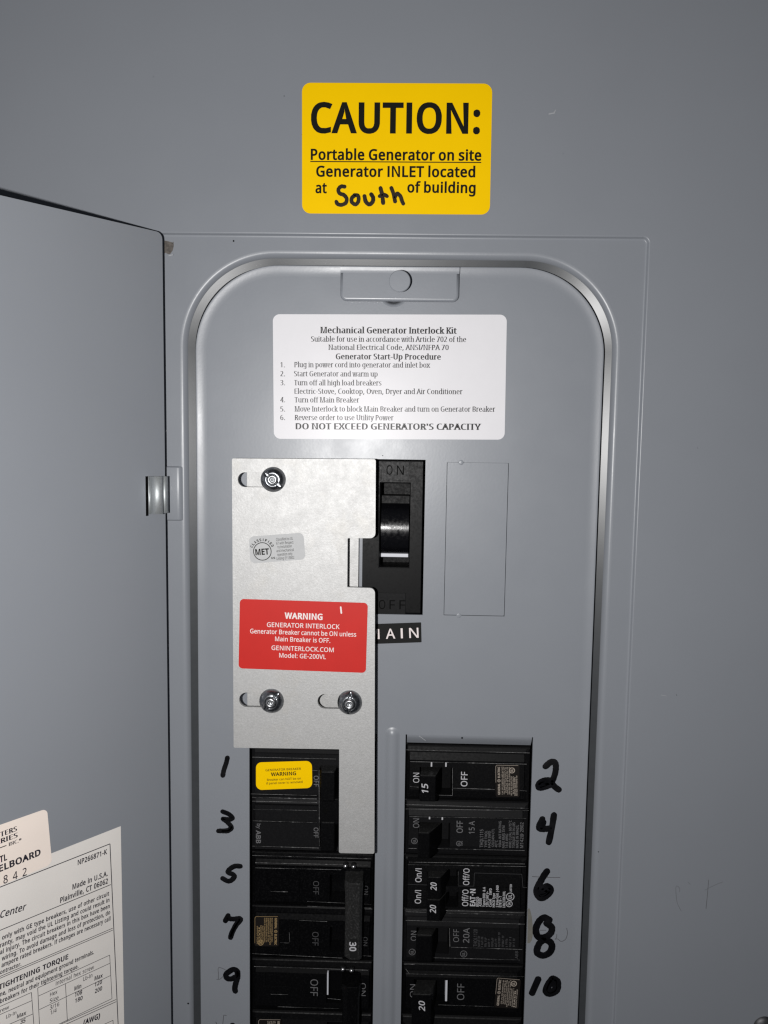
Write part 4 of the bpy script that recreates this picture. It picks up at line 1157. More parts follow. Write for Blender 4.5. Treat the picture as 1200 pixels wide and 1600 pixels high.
sw.build('handwriting', 'marker_thin', cau)

ins = sticker('instruction_sticker', ((426.3, 491), (792, 491.7), (788.4, 687), (428, 685.6)), 10.5, 'white', 0.0,
              'white rounded instruction sticker with serif text at the top of the raised field', 'sticker')
lettering(ins, (
    ('Mechanical Generator Interlock Kit', (500.2, 520.6), (713.6, 521.6), 9.6, 'serifbold'),
    ('Suitable for use in accordance with Article 702 of the', (486, 533.8), (728.3, 534.5), 8.2, 'serif'),
    ('National Electrical Code, ANSI/NFPA 70', (513, 546.7), (701, 547), 8.0, 'serif'),
    ('Generator Start-Up Procedure', (524.6, 561.4), (688.8, 562), 8.8, 'serifbold'),
    ('1.', (438, 574), (445.2, 574), 8, 'serif'), ('Plug in power cord into generator and inlet box', (459.5, 573.8), (672.3, 574.5), 8.2, 'serif'),
    ('2.', (438, 588), (445.4, 588), 8, 'serif'), ('Start Generator and warm up', (459.5, 588), (590, 588.4), 8.2, 'serif'),
    ('3.', (438, 602), (445.4, 602), 8, 'serif'), ('Turn off all high load breakers', (459.5, 602), (596, 602.4), 8.2, 'serif'),
    ('Electric-Stove, Cooktop, Oven, Dryer and Air Conditioner', (460.2, 615.4), (722.7, 616), 8.2, 'serif'),
    ('4.', (438, 628.6), (445.4, 628.6), 8, 'serif'), ('Turn off Main Breaker', (460.2, 628.8), (561.4, 629), 8.2, 'serif'),
    ('5.', (438, 643), (445.4, 643), 8, 'serif'), ('Move Interlock to block Main Breaker and turn on Generator Breaker', (460.2, 643), (773.8, 643.4), 8.2, 'serif'),
    ('6.', (438, 656.4), (445.4, 656.4), 8, 'serif'), ('Reverse order to use Utility Power', (460.2, 656.4), (615, 656.8), 8.2, 'serif'),
    ("DO NOT EXCEED GENERATOR'S CAPACITY", (462, 670.8), (752, 671.8), 9.6, 'serifbold'),
), 0.0, 'serif_ink')

mn = sticker('nameplate', ((572, 975.4), (658, 972.4), (658.7, 1003.5), (572, 1006.5)), 0.8, 'tape', 0.0,
             'black strip nameplate reading MAIN, under the big main breaker', 'nameplate')
lettering(mn, (
    ('M', (573, 999), (593.2, 998.3), 15.8, 'medium'), ('A', (603, 998), (617.8, 997.5), 15.8, 'medium'),
    ('I', (626.4, 997.2), (629.6, 997.1), 15.8, 'medium'), ('N', (639.6, 996.7), (654.2, 996.2), 15.8, 'medium'),
), 0.0, 'print_pink')

# ------------------------------------------------------------------ main breaker
mainb = empty('main_breaker', (MAIN[0] + 13, MAIN[2], -1), 'large black main breaker with wide rocker handle and moulded ON and OFF pads', 'circuit breaker')
m1 = MB()
sl_ = [at(595, 755, -0.4), at(639, 886.5, -0.4)]
SLOT = (sl_[0].x, sl_[1].x, sl_[1].y, sl_[0].y)
BD = (MAIN[0] - 2, MAIN[1] - 0.75, MAIN[2] + 0.35, MAIN[3] - 0.3)
pad = lambda x0, y0, x1, y1, w: (at(x0, y1, w).x, at(x1, y0, w).x, at(x0, y1, w).y, at(x1, y0, w).y)
m1.prism(rect(BD), -16, -0.4, holes=[rect(SLOT)])
m1.build('body', 'main_black', mainb, bevel=0.5)
for mt, q_, rows in (('pad', pad(596, 722, 639.5, 750, -0.1), (('O', 603.8, 613.2, 741.5), ('N', 620, 631, 742))), ('black_new', pad(589, 927, 634, 958.5, -0.1), (('O', 592, 602, 951.5), ('F', 608.5, 617.2, 951.8), ('F', 624, 633, 952)))):
    m2 = MB()
    m2.prism(rect(q_), -0.4, -0.1)
    po = m2.build('marking_pad', mt, mainb, bevel=0.12)
    m3 = MB()
    for s, x0, x1, y in rows:
        ptext(m3, s, (x0, y), (x1, y + 0.1), 14.5, -0.06, 'sans')
    m3.build('lettering', 'engraved', po)
m4 = MB()
m4.prism(rect((SLOT[0] - 1, SLOT[1] + 1, SLOT[2] - 1, SLOT[3] + 1)), -15.5, -14)
# ledge in the upper part of the slot
v0 = at(616, 774, -6).y
m4.box(SLOT[0] + 0.1, SLOT[1] - 0.1, v0 - 5.5, v0, -15, -6)
m4.build('slot_floor', 'black_dull', mainb, bevel=0.2)
m5 = MB()
cv, cr, cw = at(616, 829, 0).y, 12.5, -11.6
rg = []
for k in range(33):
    t = math.radians(90 + 64 - 128 * k / 32)
    rg.append((cv - cr * math.cos(t) * -1 if False else cv + cr * math.cos(t), cw + cr * math.sin(t)))
hu0_, hu1_ = SLOT[0] + 0.35, SLOT[1] - 0.35
m5.loft([[Vector((hu0_, v, w)), Vector((hu1_, v, w))] for v, w in rg], closed=False, flip=True)
for uu in (hu0_, hu1_):
    m5.add([(uu, v, w) for v, w in rg], [tuple(range(len(rg)))])
m5.build('handle', 'gloss', mainb)
m6 = MB()
v0, v1 = at(616, 870.5, -5).y, at(616, 864.5, -5).y
m6.box(hu0_, hu1_, v0, v1, -8, -5.0)
m6.build('indicator_flag', 'white_plastic', mainb, bevel=0.2)

# ------------------------------------------------------------------ interlock: fixed base plate, sliding plate and its nuts
bp = MB()
w = 3.0
q = [at(385.5, 723, w), at(562, 723, w), at(562, 1160, w), at(385.5, 1160, w)]
u0, u1, v1, v0 = q[0].x, q[1].x, q[0].y, q[2].y
bp.prism(rrect(u0, u1, v0, v1, 0.8, 3), 1.4, 3.0)
tag(bp.build('base_plate', 'zinc', bevel=0.15), 'fixed zinc base plate lying behind the sliding interlock plate', 'metal plate')
so_ = MB()
w = PW = 10.0
PT = 1.6
PW1 = PW + PT
out = [at(*p, PW1) for p in ((362.3, 716.2), (587.2, 717.4), (586.6, 841), (543.2, 841), (542.6, 917.6), (585.9, 919), (585, 1334), (529.5, 1333), (530, 1170.8), (365, 1168.3))]
outline = fillet([(p.x, p.y) for p in reversed(out)], [0.6, 0.3, 0.8, 0.8, 2.2, 0.3, 0.3, 2.2, 0.9, 0.7], 6)
holes = []
NUTS = ((426.6, 749.3, 139), (424.0, 1095.8, 232), (546.3, 1098.2, 265))
for (x, y, s_), (l, t, b) in zip(NUTS, ((371.4, 737.8, 761.8), (373.7, 1081.8, 1105.8), (496.2, 1084.2, 1108.4))):
    A, Bq = at(l, t, PW1), at(x + 12, b, PW1)
    holes.append(rrect(A.x, Bq.x, Bq.y, A.y, (A.y - Bq.y) / 2 - 0.02, 10))
pl = MB()
pl.prism(outline, PW, PW1, holes=holes, back=True)
plate = tag(pl.build('interlock_plate', 'zinc', bevel=0.18), 'galvanised sliding interlock plate with three slots and a long tail beside the breakers', 'interlock plate')

NL_ = ('round zinc nut at the top slot of the interlock plate', 'round zinc nut at the lower slot nearest the left edge of the plate', 'round zinc nut at the lower slot under the right end of the red label')
for (x, y, ang), lab in zip(NUTS, NL_):
    c = at(x, y, PW1 + 1.0)
    n = empty('round_nut', (c.x, c.y, PW1), lab, 'nut', 'round nuts holding the interlock plate')
    mb = MB()
    R0 = 19.8 * (DIST - PW1 - 1) / FPX
    prof = [(R0, 0.02), (R0, 0.7), (R0 * 0.97, 1.1), (R0 * 0.88, 1.9), (R0 * 0.74, 2.7), (R0 * 0.6, 3.15), (R0 * 0.5, 3.3), (R0 * 0.46, 3.2), (R0 * 0.44, 2.5), (R0 * 0.40, 2.4)]
    nseg = 72
    rings = []
    for r, h in prof:
        rr = []
        for i in range(nseg):
            t = 2 * math.pi * i / nseg
            d = min(abs((math.degrees(t) - ang + 180) % 360 - 180), abs((math.degrees(t) - ang) % 360 - 180) if s_ is not None else 999)
            hh = h
            off = abs(math.sin(t - math.radians(ang))) * r
            if off < 0.62 and R0 * 0.45 < r < R0 * 0.93:
                hh = min(h, 1.35)
            rr.append(Vector((c.x + r * math.cos(t), c.y + r * math.sin(t), PW1 + hh)))
        rings.append(rr)
    mb.loft(rings)
    mb.build('nut_body', 'nut', n)
    st = MB()
    k = R0
    st.lathe((c.x, c.y), [(k * 0.40, PW1 + 2.0), (k * 0.40, PW1 + 3.3), (k * 0.34, PW1 + 3.75), (k * 0.22, PW1 + 3.8), (k * 0.15, PW1 + 3.1), (k * 0.06, PW1 + 2.8), (0, PW1 + 2.75)], 36)
    st.build('stud', 'stud', n)
    sg = MB()
    sg.lathe((c.x, c.y), [(2.2, 0.05), (2.2, PW1)], 20)
    sg.build('standoff', 'nut', n)

red = sticker('warning_sticker', ((374.9, 935.7), (574.8, 942), (571.6, 1051.3), (372.8, 1044.2)), 6.5, 'red', PW1,
              'red WARNING sticker with white print across the interlock plate', 'sticker')
lettering(red, (
    ('WARNING', (444.6, 966.2), (504, 968.4), 9.2, 'black'),
    ('GENERATOR INTERLOCK', (417, 979.4), (530.6, 982.8), 7.3, 'medium'),
    ('Generator Breaker cannot be ON unless', (390.8, 989.4), (556.5, 994.8), 7.3, 'medium'),
    ('Main Breaker is OFF.', (429.8, 1001.6), (516, 1004.4), 7.3, 'medium'),
    ('GENINTERLOCK.COM', (424.2, 1015.4), (521.4, 1019), 7.2, 'medium'),
    ('Model: GE-200VL', (436.2, 1027.2), (509.2, 1029.8), 7.2, 'medium'),
), PW1, 'print_pink')
scr_ = MB()
a, b = at(532.4, 948.6, PW1), at(533.4, 957.8, PW1)
stroke(scr_, [(a.x, a.y), (b.x, b.y)], 0.33, PW1 + TH + 0.01, high=0.02)
scr_.build('scratch', 'print_pink', red)

met = sticker('certification_sticker', ((389, 838.5), (474, 832.2), (477.5, 874), (391, 880.5)), 8, 'foil', PW1,
              'small silver certification sticker with MET in a ring, on the interlock plate', 'sticker')
mb = MB()
TW = PW1 + TH + 0.03
ptext(mb, 'MET', (399.3, 867.2), (420.6, 865.9), 9, TW, 'black')
mb.build('lettering', 'ink', met)
mb = MB()
ptext(mb, 'US', (424, 873.3), (430, 873), 2.8, TW, 'black')
mb.build('lettering', 'ink', met)
mb = MB()
for s, x0, x1, y in (('Classified to UL', 431.5, 458, 844.5), ('67 with Respect', 431.8, 458.6, 850.5), ('to installation', 433.8, 456, 856.3), ('and mechanical', 432, 459, 862.2), ('operation only', 433.6, 457, 868.2), ('Listing E113002', 432.4, 460, 874.2)):
    ptext(mb, s, (x0, y + 0.6), (x1, y - 1.2), 4.4, TW, 'sans')
mb.build('lettering', 'ink', met)
mb = MB()
c = at(409.9, 861.6, TW)
pxm = (DIST - TW) / FPX
ring(mb, (c.x, c.y), 14.6 * pxm, 1.15 * pxm, TW)
for i, chh in enumerate('CLASSIFIED'):
    t = math.radians(153 - i * (126 / 9.0) + 3)
    r = 16.6 * pxm
    p = c + Vector((math.cos(t), math.sin(t), 0)) * r
    e = Vector((math.sin(t), -math.cos(t), 0))
    text(mb, chh, p - e * (1.45 if chh != 'I' else 0.5) * pxm, p + e * (1.45 if chh != 'I' else 0.5) * pxm, 3.9 * pxm, 'black')
mb.build('ring_mark', 'ink', met)

# ------------------------------------------------------------------ branch breakers
PITCH, TOPV = 25.4, -134.0
RU0, RU1 = RIGHT[0] + 0.5, RIGHT[1] - 0.4
LU0, LU1 = LEFT[0] + 0.4, LEFT[1] - 0.5


def lerp(tab, x):
    if x <= tab[0][0]:
        return tab[0][1]
    for (a, p), (b, q) in zip(tab, tab[1:]):
        if x <= b:
            return p + (q - p) * (x - a) / max(1e-9, b - a)
    return tab[-1][1]


def relief(mb, u0, u1, v0, v1, vprof, uprof, feats, skirt=-14.0):
    """moulded front as a height field: profile along v, end profile along u, then rectangular steps (ua, ub, va, vb, level, chamfer)"""
    us = {u0, u1} | {u for u, _ in uprof if u0 <= u <= u1}
    vs = {v0, v1} | {v for v, _ in vprof if v0 <= v <= v1}
    for a, b, c, d, h, ch in feats:
        for s, lo, hi, mn, mx in ((us, a, b, u0, u1), (vs, c, d, v0, v1)):
            for x in (lo, lo + ch, hi - ch, hi):
                if mn < x < mx:
                    s.add(x)
    us, vs = sorted(us), sorted(vs)

    def H(u, v):
        h = min(lerp(vprof, v), lerp(uprof, u))
        for a, b, c, d, lv, ch in feats:
            if a + ch - 1e-6 <= u <= b - ch + 1e-6 and c + ch - 1e-6 <= v <= d - ch + 1e-6:
                h = lv(h) if callable(lv) else lv
        return h

    n = len(us)
    P = [(u, v, H(u, v)) for v in vs for u in us]
    F = [(j * n + i, j * n + i + 1, (j + 1) * n + i + 1, (j + 1) * n + i) for j in range(len(vs) - 1) for i in range(n - 1)]
    mb.add(P, F)
    edge = [i for i in range(n)] + [j * n + n - 1 for j in range(1, len(vs))] + [(len(vs) - 1) * n + i for i in range(n - 2, -1, -1)] + [j * n for j in range(len(vs) - 2, 0, -1)]
    E = [P[i] for i in edge]
    m = len(E)
    mb.add(E + [(p[0], p[1], skirt) for p in E], [(i, i + m, (i + 1) % m + m, (i + 1) % m) for i in range(m)])


def vline(px, py, w=0.0):
    return at(px, py, w).y


def uline(px, py, w=0.0):
    return at(px, py, w).x


def box_px(x0, y0, x1, y1, w):
    a, b = at(x0, y1, w), at(x1, y0, w)
    return a.x, b.x, a.y, b.y


def lever(mb, tip, wt, base, wb, hole=True):
    """toggle: tip and base rectangles measured in the photograph at their own heights"""
    a, b = box_px(*tip, wt), box_px(*base, wb)
    q = lambda r, w: [(r[0], r[2], w), (r[1], r[2], w), (r[1], r[3], w), (r[0], r[3], w)]
    mb.hexa(q(b, wb), q(a, wt))


def build_handle(mb, name, mat, parent, bevel, seg=3):
    """toggle whose end face towards the top is rubbed grey"""
    o = mb.build(name, mat, parent, bevel=bevel, seg=seg)
    o.data.materials.append(M['worn_handle'])
    for k in range(4, len(o.data.polygons), 6):
        o.data.polygons[k].material_index = 1
    return o


def tie_bar(mb, x0, x1, y0, y1, yt, wt=10.0):
    """common handle of a double pole: a bar with one broad chamfer, flared at its upper end; front face measured in the photograph"""
    a, b = at(x0, y1, wt), at(x1, y0, wt)
    u0, u1, v0, v1 = a.x, b.x, a.y, b.y
    vb = at(x0, yt, 1.0).y
    sec = lambda v, f, dv: [Vector((u1 + f, v + dv, -5)), Vector((u1 + f, v + dv * 0.35, wt - 1.6)), Vector((u1 - 0.9 + f * 0.5, v, wt)), Vector((u0 + 2.5 - f, v, wt)), Vector((u0 - f, v + dv * 0.25, wt - 2.2)), Vector((u0 - 0.5 - f, v + dv, -5))]
    rows = [sec(v0, 0.0, -0.4), sec(v0 + (v1 - v0) * 0.45, -0.1, 0.0), sec(v1 - 6.0, 0.0, 0.0), sec(v1 - 2.4, 0.35, 0.0), sec(v1, 0.1, (vb - v1))]
    n = len(rows[0])
    vs = [p for r in rows for p in r]
    fs = [(k * n + i, (k + 1) * n + i, (k + 1) * n + i + 1, k * n + i + 1) for k in range(len(rows) - 1) for i in range(n - 1)]
    fs += [tuple(range(n)), tuple(range(len(vs) - 1, len(vs) - 1 - n, -1))]
    mb.add(vs, fs)


def pole_top(k):
    return TOPV - PITCH * k


def vprofile(k, plat_hi=18.7, plat_lo=5.6, top=0.35, sh=-0.9, n=1):
    v1 = pole_top(k)
    v0 = v1 - PITCH * n
    return v0 + 0.15, v1 - 0.15, [
        (v0 + 0.15, -3.2), (v0 + 0.7, -2.4), (v0 + 1.5, sh - 0.9), (v0 + plat_lo - 0.35, sh + 0.1), (v0 + plat_lo, top),
        (v1 - (PITCH - plat_hi), top), (v1 - (PITCH - plat_hi) + 0.35, sh + 0.5), (v1 - 3.2, sh - 0.4), (v1 - 2.9, sh - 0.9), (v1 - 1.0, sh - 1.4), (v1 - 0.6, -2.6), (v1 - 0.15, -3.2)]


UPR = [(RU0, -3.0), (RU0 + 0.5, -1.9), (RU0 + 1.2, -1.4), (RU0 + 1.5, 2), (RU1 - 3.0, 2), (RU1 - 2.6, -1.8), (RU1 - 0.4, -2.4), (RU1, -3.2)]
UPL = [(LU0, -3.2), (LU0 + 0.4, -2.4), (LU0 + 1.8, -1.8), (LU0 + 2.2, 2), (LU1 - 1.5, 2), (LU1 - 1.2, -1.4), (LU1 - 0.5, -1.9), (LU1, -3.0)]


def well(x0, y0, x1, y1, depth=-8.0, ch=0.18):
    a = box_px(x0, y0, x1, y1, 0.0)
    return (a[0], a[1], a[2], a[3], depth, ch)


def step_px(x0, y0, x1, y1, d, ch=0.15):
    a = box_px(x0, y0, x1, y1, 0.0)
    return (a[0], a[1], a[2], a[3], (lambda h, d=d: h + d), ch)


def quad_mark(mb, x0, y0, x1, y1, w):
    a = box_px(x0, y0, x1, y1, w)
    mb.add([(a[0], a[2], w), (a[1], a[2], w), (a[1], a[3], w), (a[0], a[3], w)], [(0, 1, 2, 3)])


def poly_line(mb, pts, w, th):
    P = [at(x, y, w) for x, y in pts]
    for k, (a, b) in enumerate(zip(P, P[1:])):
        d = (b - a).normalized()
        s = Vector((-d.y, d.x, 0)) * th / 2
        z = Vector((0, 0, 0.002 * k))
        mb.add([a - s + z, b - s + z, b + s + z, a + s + z], [(0, 1, 2, 3)])


TX = 0.40                                                   # level of print on the plateaus


def rating_label(parent, corners, w, ink, header, seed, down=False, emblem=None, words=(), rows=9, lab=None):
    """small dark rating plate with a printed border, a heading and illegible fine print running sideways"""
    q = [at(x, y, w) for x, y in corners]                    # TL TR BR BL
    mb = MB()
    mb.prism(fillet([(p.x, p.y) for p in reversed(q)], [0.8] * 4, 4), w, w + 0.1)
    o = mb.build('rating_label', 'rating', parent)
    if lab:
        o['label'] = lab
    tl, tr, br, bl = q
    P = lambda s, t: (tl * (1 - s) + tr * s) * (1 - t) + (bl * (1 - s) + br * s) * t + Vector((0, 0, 0.13))
    pr = MB()
    span = (tr - tl).length
    # border along the upper edge
    for (s0, t0), (s1, t1) in (((0.05, 0.015), (0.95, 0.015)), ((0.012, 0.06), (0.012, 0.55 if not down else 0.9)), ((0.05, 0.015), (0.012, 0.06))):
        a, b = P(s0, t0), P(s1, t1)
        d = (b - a).normalized(); s_ = Vector((-d.y, d.x, 0)) * 0.07
        pr.add([a - s_, b - s_, b + s_, a + s_], [(0, 1, 2, 3)])
    L = lambda s: s if not down else 1 - s                   # columns are counted from the heading side
    e = (lambda s, t0, t1: (P(L(s), t1), P(L(s), t0))) if not down else (lambda s, t0, t1: (P(L(s), t0), P(L(s), t1)))
    a, b = e(0.185, 0.06, 0.93) if not down else e(0.17, 0.06, 0.95)
    hd = header.split('|')
    text(pr, hd[0], a, a + (b - a) * 0.40, span * 0.085, 'black')
    text(pr, hd[1], a + (b - a) * 0.60, b, span * 0.085, 'black')
    m = a + (b - a) * 0.5 + (Vector((0, 0, 1)).cross((b - a).normalized())) * span * 0.042
    ring(pr, (m.x, m.y), span * 0.065, span * 0.018, m.z, 18)
    ring(pr, (m.x, m.y), span * 0.03, span * 0.012, m.z, 12)
    rnd = random.Random(seed)
    for k in range(rows):
        s = 0.27 + 0.68 * (k + 0.5) / rows
        t0 = 0.06 if k < rows * 0.45 else 0.28 + 0.08 * rnd.random()
        t1 = 0.96 - 0.1 * rnd.random()
        if k == rows - 2 and words:
            a, b = e(s, 0.38, 0.95)
            text(pr, words[0], a, b, span * 0.055, 'bold')
            continue
        a, b = e(s, t0, t1)
        fine_print(pr, a, b, span * 0.052, seed * 31 + k)
    if emblem:
        c = P(L(emblem[0]), emblem[1])
        ring(pr, (c.x, c.y), span * 0.125, span * 0.03, c.z, 24)
        text(pr, 'UL', c + Vector((span * 0.05, -span * 0.06, 0.0)), c + Vector((span * 0.05, span * 0.06, 0)), span * 0.11, 'black')
    pr.build('lettering', ink, o)
    return o


def ul_ring(mb, x, y, r, w, s='UL', th=0.9):
    c = at(x, y, w)
    p = (DIST - w) / FPX
    ring(mb, (c.x, c.y), r * p, th * p, w)
    text(mb, s, c + Vector((r * 0.38 * p, -r * 0.5 * p, 0)), c + Vector((r * 0.38 * p, r * 0.5 * p, 0)), r * 0.8 * p, 'bold')


GRP = 'single breakers in the right-hand row'

# ---- 2: 15 A, gold-edged rating label
b2 = empty('circuit_breaker', (RU0 + 27, pole_top(1), -3), 'single black breaker with a white 15 on its handle, beside the number 2', 'circuit breaker', GRP)
mb = MB()
v0, v1, vp = vprofile(0)
relief(mb, RU0, RU1, v0, v1, vp, UPR, [well(655, 1199, 707, 1243), step_px(707, 1231, 823, 1252, -0.6), step_px(640, 1230, 655, 1252, -0.5)])
mb.build('body', 'black_dull', b2)
mb = MB(); lever(mb, (655.5, 1212, 681, 1252), 8.5, (657, 1197, 690, 1243), -5)
h = build_handle(mb, 'handle', 'black', b2, 0.35)
mb = MB(); ptext(mb, '15', (669, 1238.8), (668.4, 1224), 10, 8.55, 'bolditalic')
mb.build('lettering', 'print_white', h)
mb = MB()
ptext(mb, 'ON', (655, 1223), (655, 1207.5), 9.8, TX); ptext(mb, 'OFF', (730, 1229), (730.6, 1206), 10.3, TX, 'medium')
quad_mark(mb, 673, 1191, 675.4, 1197.8, TX); quad_mark(mb, 695.6, 1191.2, 698, 1198, TX)
mb.build('lettering', 'print_white', b2)
rating_label(b2, ((774, 1194.6), (811.5, 1195.2), (811.8, 1245.5), (774.5, 1245)), TX, 'print_cream', 'GENERAL|ELECTRIC', 11, emblem=(0.69, 0.17), words=('LISTED HACR TYPE',))

mb = MB()
for k_, (a_, b_) in enumerate([((634, 1171.5), (828, 1176.5)), ((641, 1190), (823, 1194)), ((708, 1231.5), (773, 1233.5)), ((812, 1235), (823, 1236)), ((641, 1229), (654, 1230)), ((686, 1242.5), (707, 1243)), ((707, 1200), (707, 1243))]):
    worn_glint_edge(mb, a_, b_, TX + 0.03, 0.24, 301 + k_)
mb.build('edge_wear_glint', 'wear_glint', b2)

# ---- 4: 15 A, plain grey moulded print
b4 = empty('circuit_breaker', (RU0 + 27, pole_top(2), -3), 'single black breaker printed 15 A with fine grey text, beside the number 4', 'circuit breaker', GRP)
mb = MB()
v0, v1, vp = vprofile(1, plat_lo=6.0)
relief(mb, RU0, RU1, v0, v1, vp, UPR, [well(653, 1285, 703.5, 1325), step_px(640, 1325, 823, 1336, -0.4)])
mb.build('body', 'black_new', b4)
mb = MB(); lever(mb, (652.5, 1301, 671.5, 1341), 8.5, (655, 1285, 690, 1328), -5)
build_handle(mb, 'handle', 'black', b4, 0.45)
mb = MB()
ptext(mb, 'ON', (655, 1293.5), (655, 1279), 10, TX); ptext(mb, 'OFF', (723, 1301.5), (723.3, 1282.5), 10, TX, 'medium'); ptext(mb, '15 A', (741.4, 1303), (741.6, 1283), 9.2, TX, 'medium')
mb.build('lettering', 'print_grey', b4)
mb = MB()
for s, x, ya, yb, cp in (('THQL1115', 754.8, 1324, 1296, 5.4), ('TYPE THQL', 761, 1324, 1298, 3.9), ('HACR SWD', 766.3, 1324.5, 1298.5, 3.9), ('120/240V-CTL', 772, 1324, 1295, 3.9), ('40°C', 777, 1324, 1313, 3.8),
                         ('10kA INT RATING', 783, 1324, 1283, 4), ('MAX RMS SYM', 788.5, 1325, 1290, 4), ('14-8 AWG', 793.5, 1325, 1303, 4), ('WIRE CU/AL 60/75°C', 799, 1325, 1282, 4), ('TORQUE 20 IN-LBS', 804.5, 1325, 1285, 4),
                         ('MADE IN BRAZIL', 810, 1325, 1289, 4), ('M142@ 2B02', 817.6, 1325, 1285, 5.3)):
    ptext(mb, s, (x, ya), (x + 0.3, yb), cp, TX, 'medium')
ul_ring(mb, 647.5, 1314, 5.2, TX); ul_ring(mb, 717, 1318, 4.4, TX)
ptext(mb, 'us', (723, 1321), (723, 1314), 3, TX)
mb.build('fine_lettering', 'print_grey', b4)
mb = MB()
quad_mark(mb, 670, 1276.2, 672.3, 1280, TX); quad_mark(mb, 690, 1277, 692.3, 1281, TX)
mb.build('index_mark', 'print_white', b4)

mb = MB()
for k_, (a_, b_) in enumerate([((634, 1257), (826, 1263)), ((634, 1264), (826, 1266.5)), ((640, 1276), (822, 1279)), ((684, 1326), (820, 1329)), ((638, 1325.5), (651, 1325.7)), ((672, 1303), (672, 1322))]):
    worn_glint_edge(mb, a_, b_, TX + 0.03, 0.24, 321 + k_)
mb.build('edge_wear_glint', 'wear_glint', b4)

# ---- 6: tandem, two handles
b6 = empty('tandem_breaker', (RU0 + 27, pole_top(3), -3), 'black tandem breaker with two small handles each marked 20, beside the number 6', 'circuit breaker', GRP)
mb = MB()
v0, v1, vp = vprofile(2, plat_hi=23.0, plat_lo=2.2, sh=-0.8)
relief(mb, RU0, RU1, v0, v1, vp, UPR, [well(696, 1358, 716, 1384), well(696, 1393, 716, 1416), step_px(634, 1382.5, 667, 1417, -0.35, 0.12), step_px(741, 1364, 816, 1386, -0.35, 0.12), step_px(716, 1384.5, 823, 1418, -0.35, 0.12)])
mb.build('body', 'black_dull', b6)
for n_, (t, bb, y) in enumerate((((668, 1371, 688.5, 1404), (667, 1356, 702, 1387), (1391.5, 1378.6)), ((667, 1406, 687.5, 1439), (667, 1391, 701, 1421), (1427, 1413.8)))):
    mb = MB(); lever(mb, t, 8.0, bb, -4)
    h = build_handle(mb, 'handle', 'black', b6, 0.35)
    mb = MB(); ptext(mb, '20', (682 - n_, y[0]), (682 - n_, y[1]), 9.6, 8.06, 'bolditalic')
    mb.build('lettering', 'print_white', h)
mb = MB()
ptext(mb, 'On/I', (658.5, 1378.6), (658.8, 1357), 10, TX, 'medium'); ptext(mb, 'On/I', (657.6, 1412), (658, 1391), 10, TX, 'medium')
ptext(mb, 'Off/O', (733, 1383.2), (733.6, 1357), 9.8, TX, 'medium'); ptext(mb, 'Off/O', (731.4, 1416), (732, 1390), 9.8, TX, 'medium')
ptext(mb, 'EAT', (742.4, 1416), (742.6, 1400.6), 8.2, TX, 'black'); ptext(mb, 'N', (742.6, 1395.6), (742.7, 1389), 8.2, TX, 'black')
c = at(738.5, 1398.2, TX); disc(mb, (c.x, c.y), 0.34, TX, 14)
for s, x, ya, yb in (('BD2020', 747.8, 1416.5, 1401.5), ('A2020', 752.2, 1416.5, 1403.5), ('Types BRD  & A', 758, 1417, 1386), ('120 / 240 V~', 763.2, 1417, 1392.5), ('Cu/Al     SWD', 768, 1417, 1388), ('HACR Type', 773.2, 1417.5, 1395.5),
                     ('2 Pole Unit  J-969', 778.8, 1417.5, 1383.5), ('E7819 - T', 783.5, 1417.5, 1400), ('LRAC3356 DNL', 789.2, 1418, 1392.5), ('LISTED', 799.6, 1394, 1381.5)):
    ptext(mb, s, (x, ya), (x + 0.3, yb), 3.9 if s != 'LISTED' else 3.2, TX, 'bold')
ul_ring(mb, 797.2, 1401, 6.8, TX, 'UL', 1.1); ul_ring(mb, 795.5, 1412.2, 5.6, TX, 'SA', 1.0)
mb.build('lettering', 'print_white', b6)
mb = MB()
poly_line(mb, [(716, 1384.3), (740.4, 1384.6), (741.4, 1364), (815.3, 1366), (817.2, 1386.5), (824, 1387)], TX, 0.14)
poly_line(mb, [(637, 1381.5), (641, 1381.8), (667, 1382.8)], TX, 0.12)
mb.build('edge_line', 'print_dim', b6)

mb = MB()
for k_, (a_, b_) in enumerate([((639, 1347), (820, 1350)), ((638, 1351), (822, 1354)), ((634, 1420.5), (666, 1421.5)), ((634, 1424.5), (666, 1425.5)), ((697, 1422.5), (820, 1426)), ((697, 1426.5), (820, 1430)), ((716, 1362), (716, 1384))]):
    worn_glint_edge(mb, a_, b_, TX + 0.03, 0.24, 341 + k_)
mb.build('edge_wear_glint', 'wear_glint', b6)

# ---- 8: 20 A, dull print
b8 = empty('circuit_breaker', (RU0 + 27, pole_top(4), -3), 'single black breaker printed 20A in dull grey, beside the number 8', 'circuit breaker', GRP)
mb = MB()
v0, v1, vp = vprofile(3, plat_lo=4.2, plat_hi=18.4, top=0.35)
relief(mb, RU0, RU1, v0, v1, vp, UPR, [well(650, 1449, 702, 1488), step_px(704, 1480.5, 816, 1497, -0.35, 0.12)])
mb.build('body', 'black_new', b8)
mb = MB(); lever(mb, (648.5, 1461, 675.5, 1504), 8.5, (655, 1445, 684, 1490), -5)
build_handle(mb, 'handle', 'black', b8, 0.9, seg=3)
mb = MB()
ptext(mb, 'ON', (650.4, 1470), (650.6, 1454.6), 9, TX); ptext(mb, 'OFF', (717, 1472), (717.3, 1452), 9.3, TX); ptext(mb, '20A', (733, 1473.4), (733.6, 1450), 10, TX, 'medium')
ul_ring(mb, 644, 1487.5, 5.6, TX); ul_ring(mb, 724.5, 1490.5, 5.8, TX)
mb.build('lettering', 'print_grey', b8)
mb = MB()
ptext(mb, 'THQL1120', (745.4, 1479), (745.8, 1452), 6, TX, 'medium')
rnd = random.Random(5)
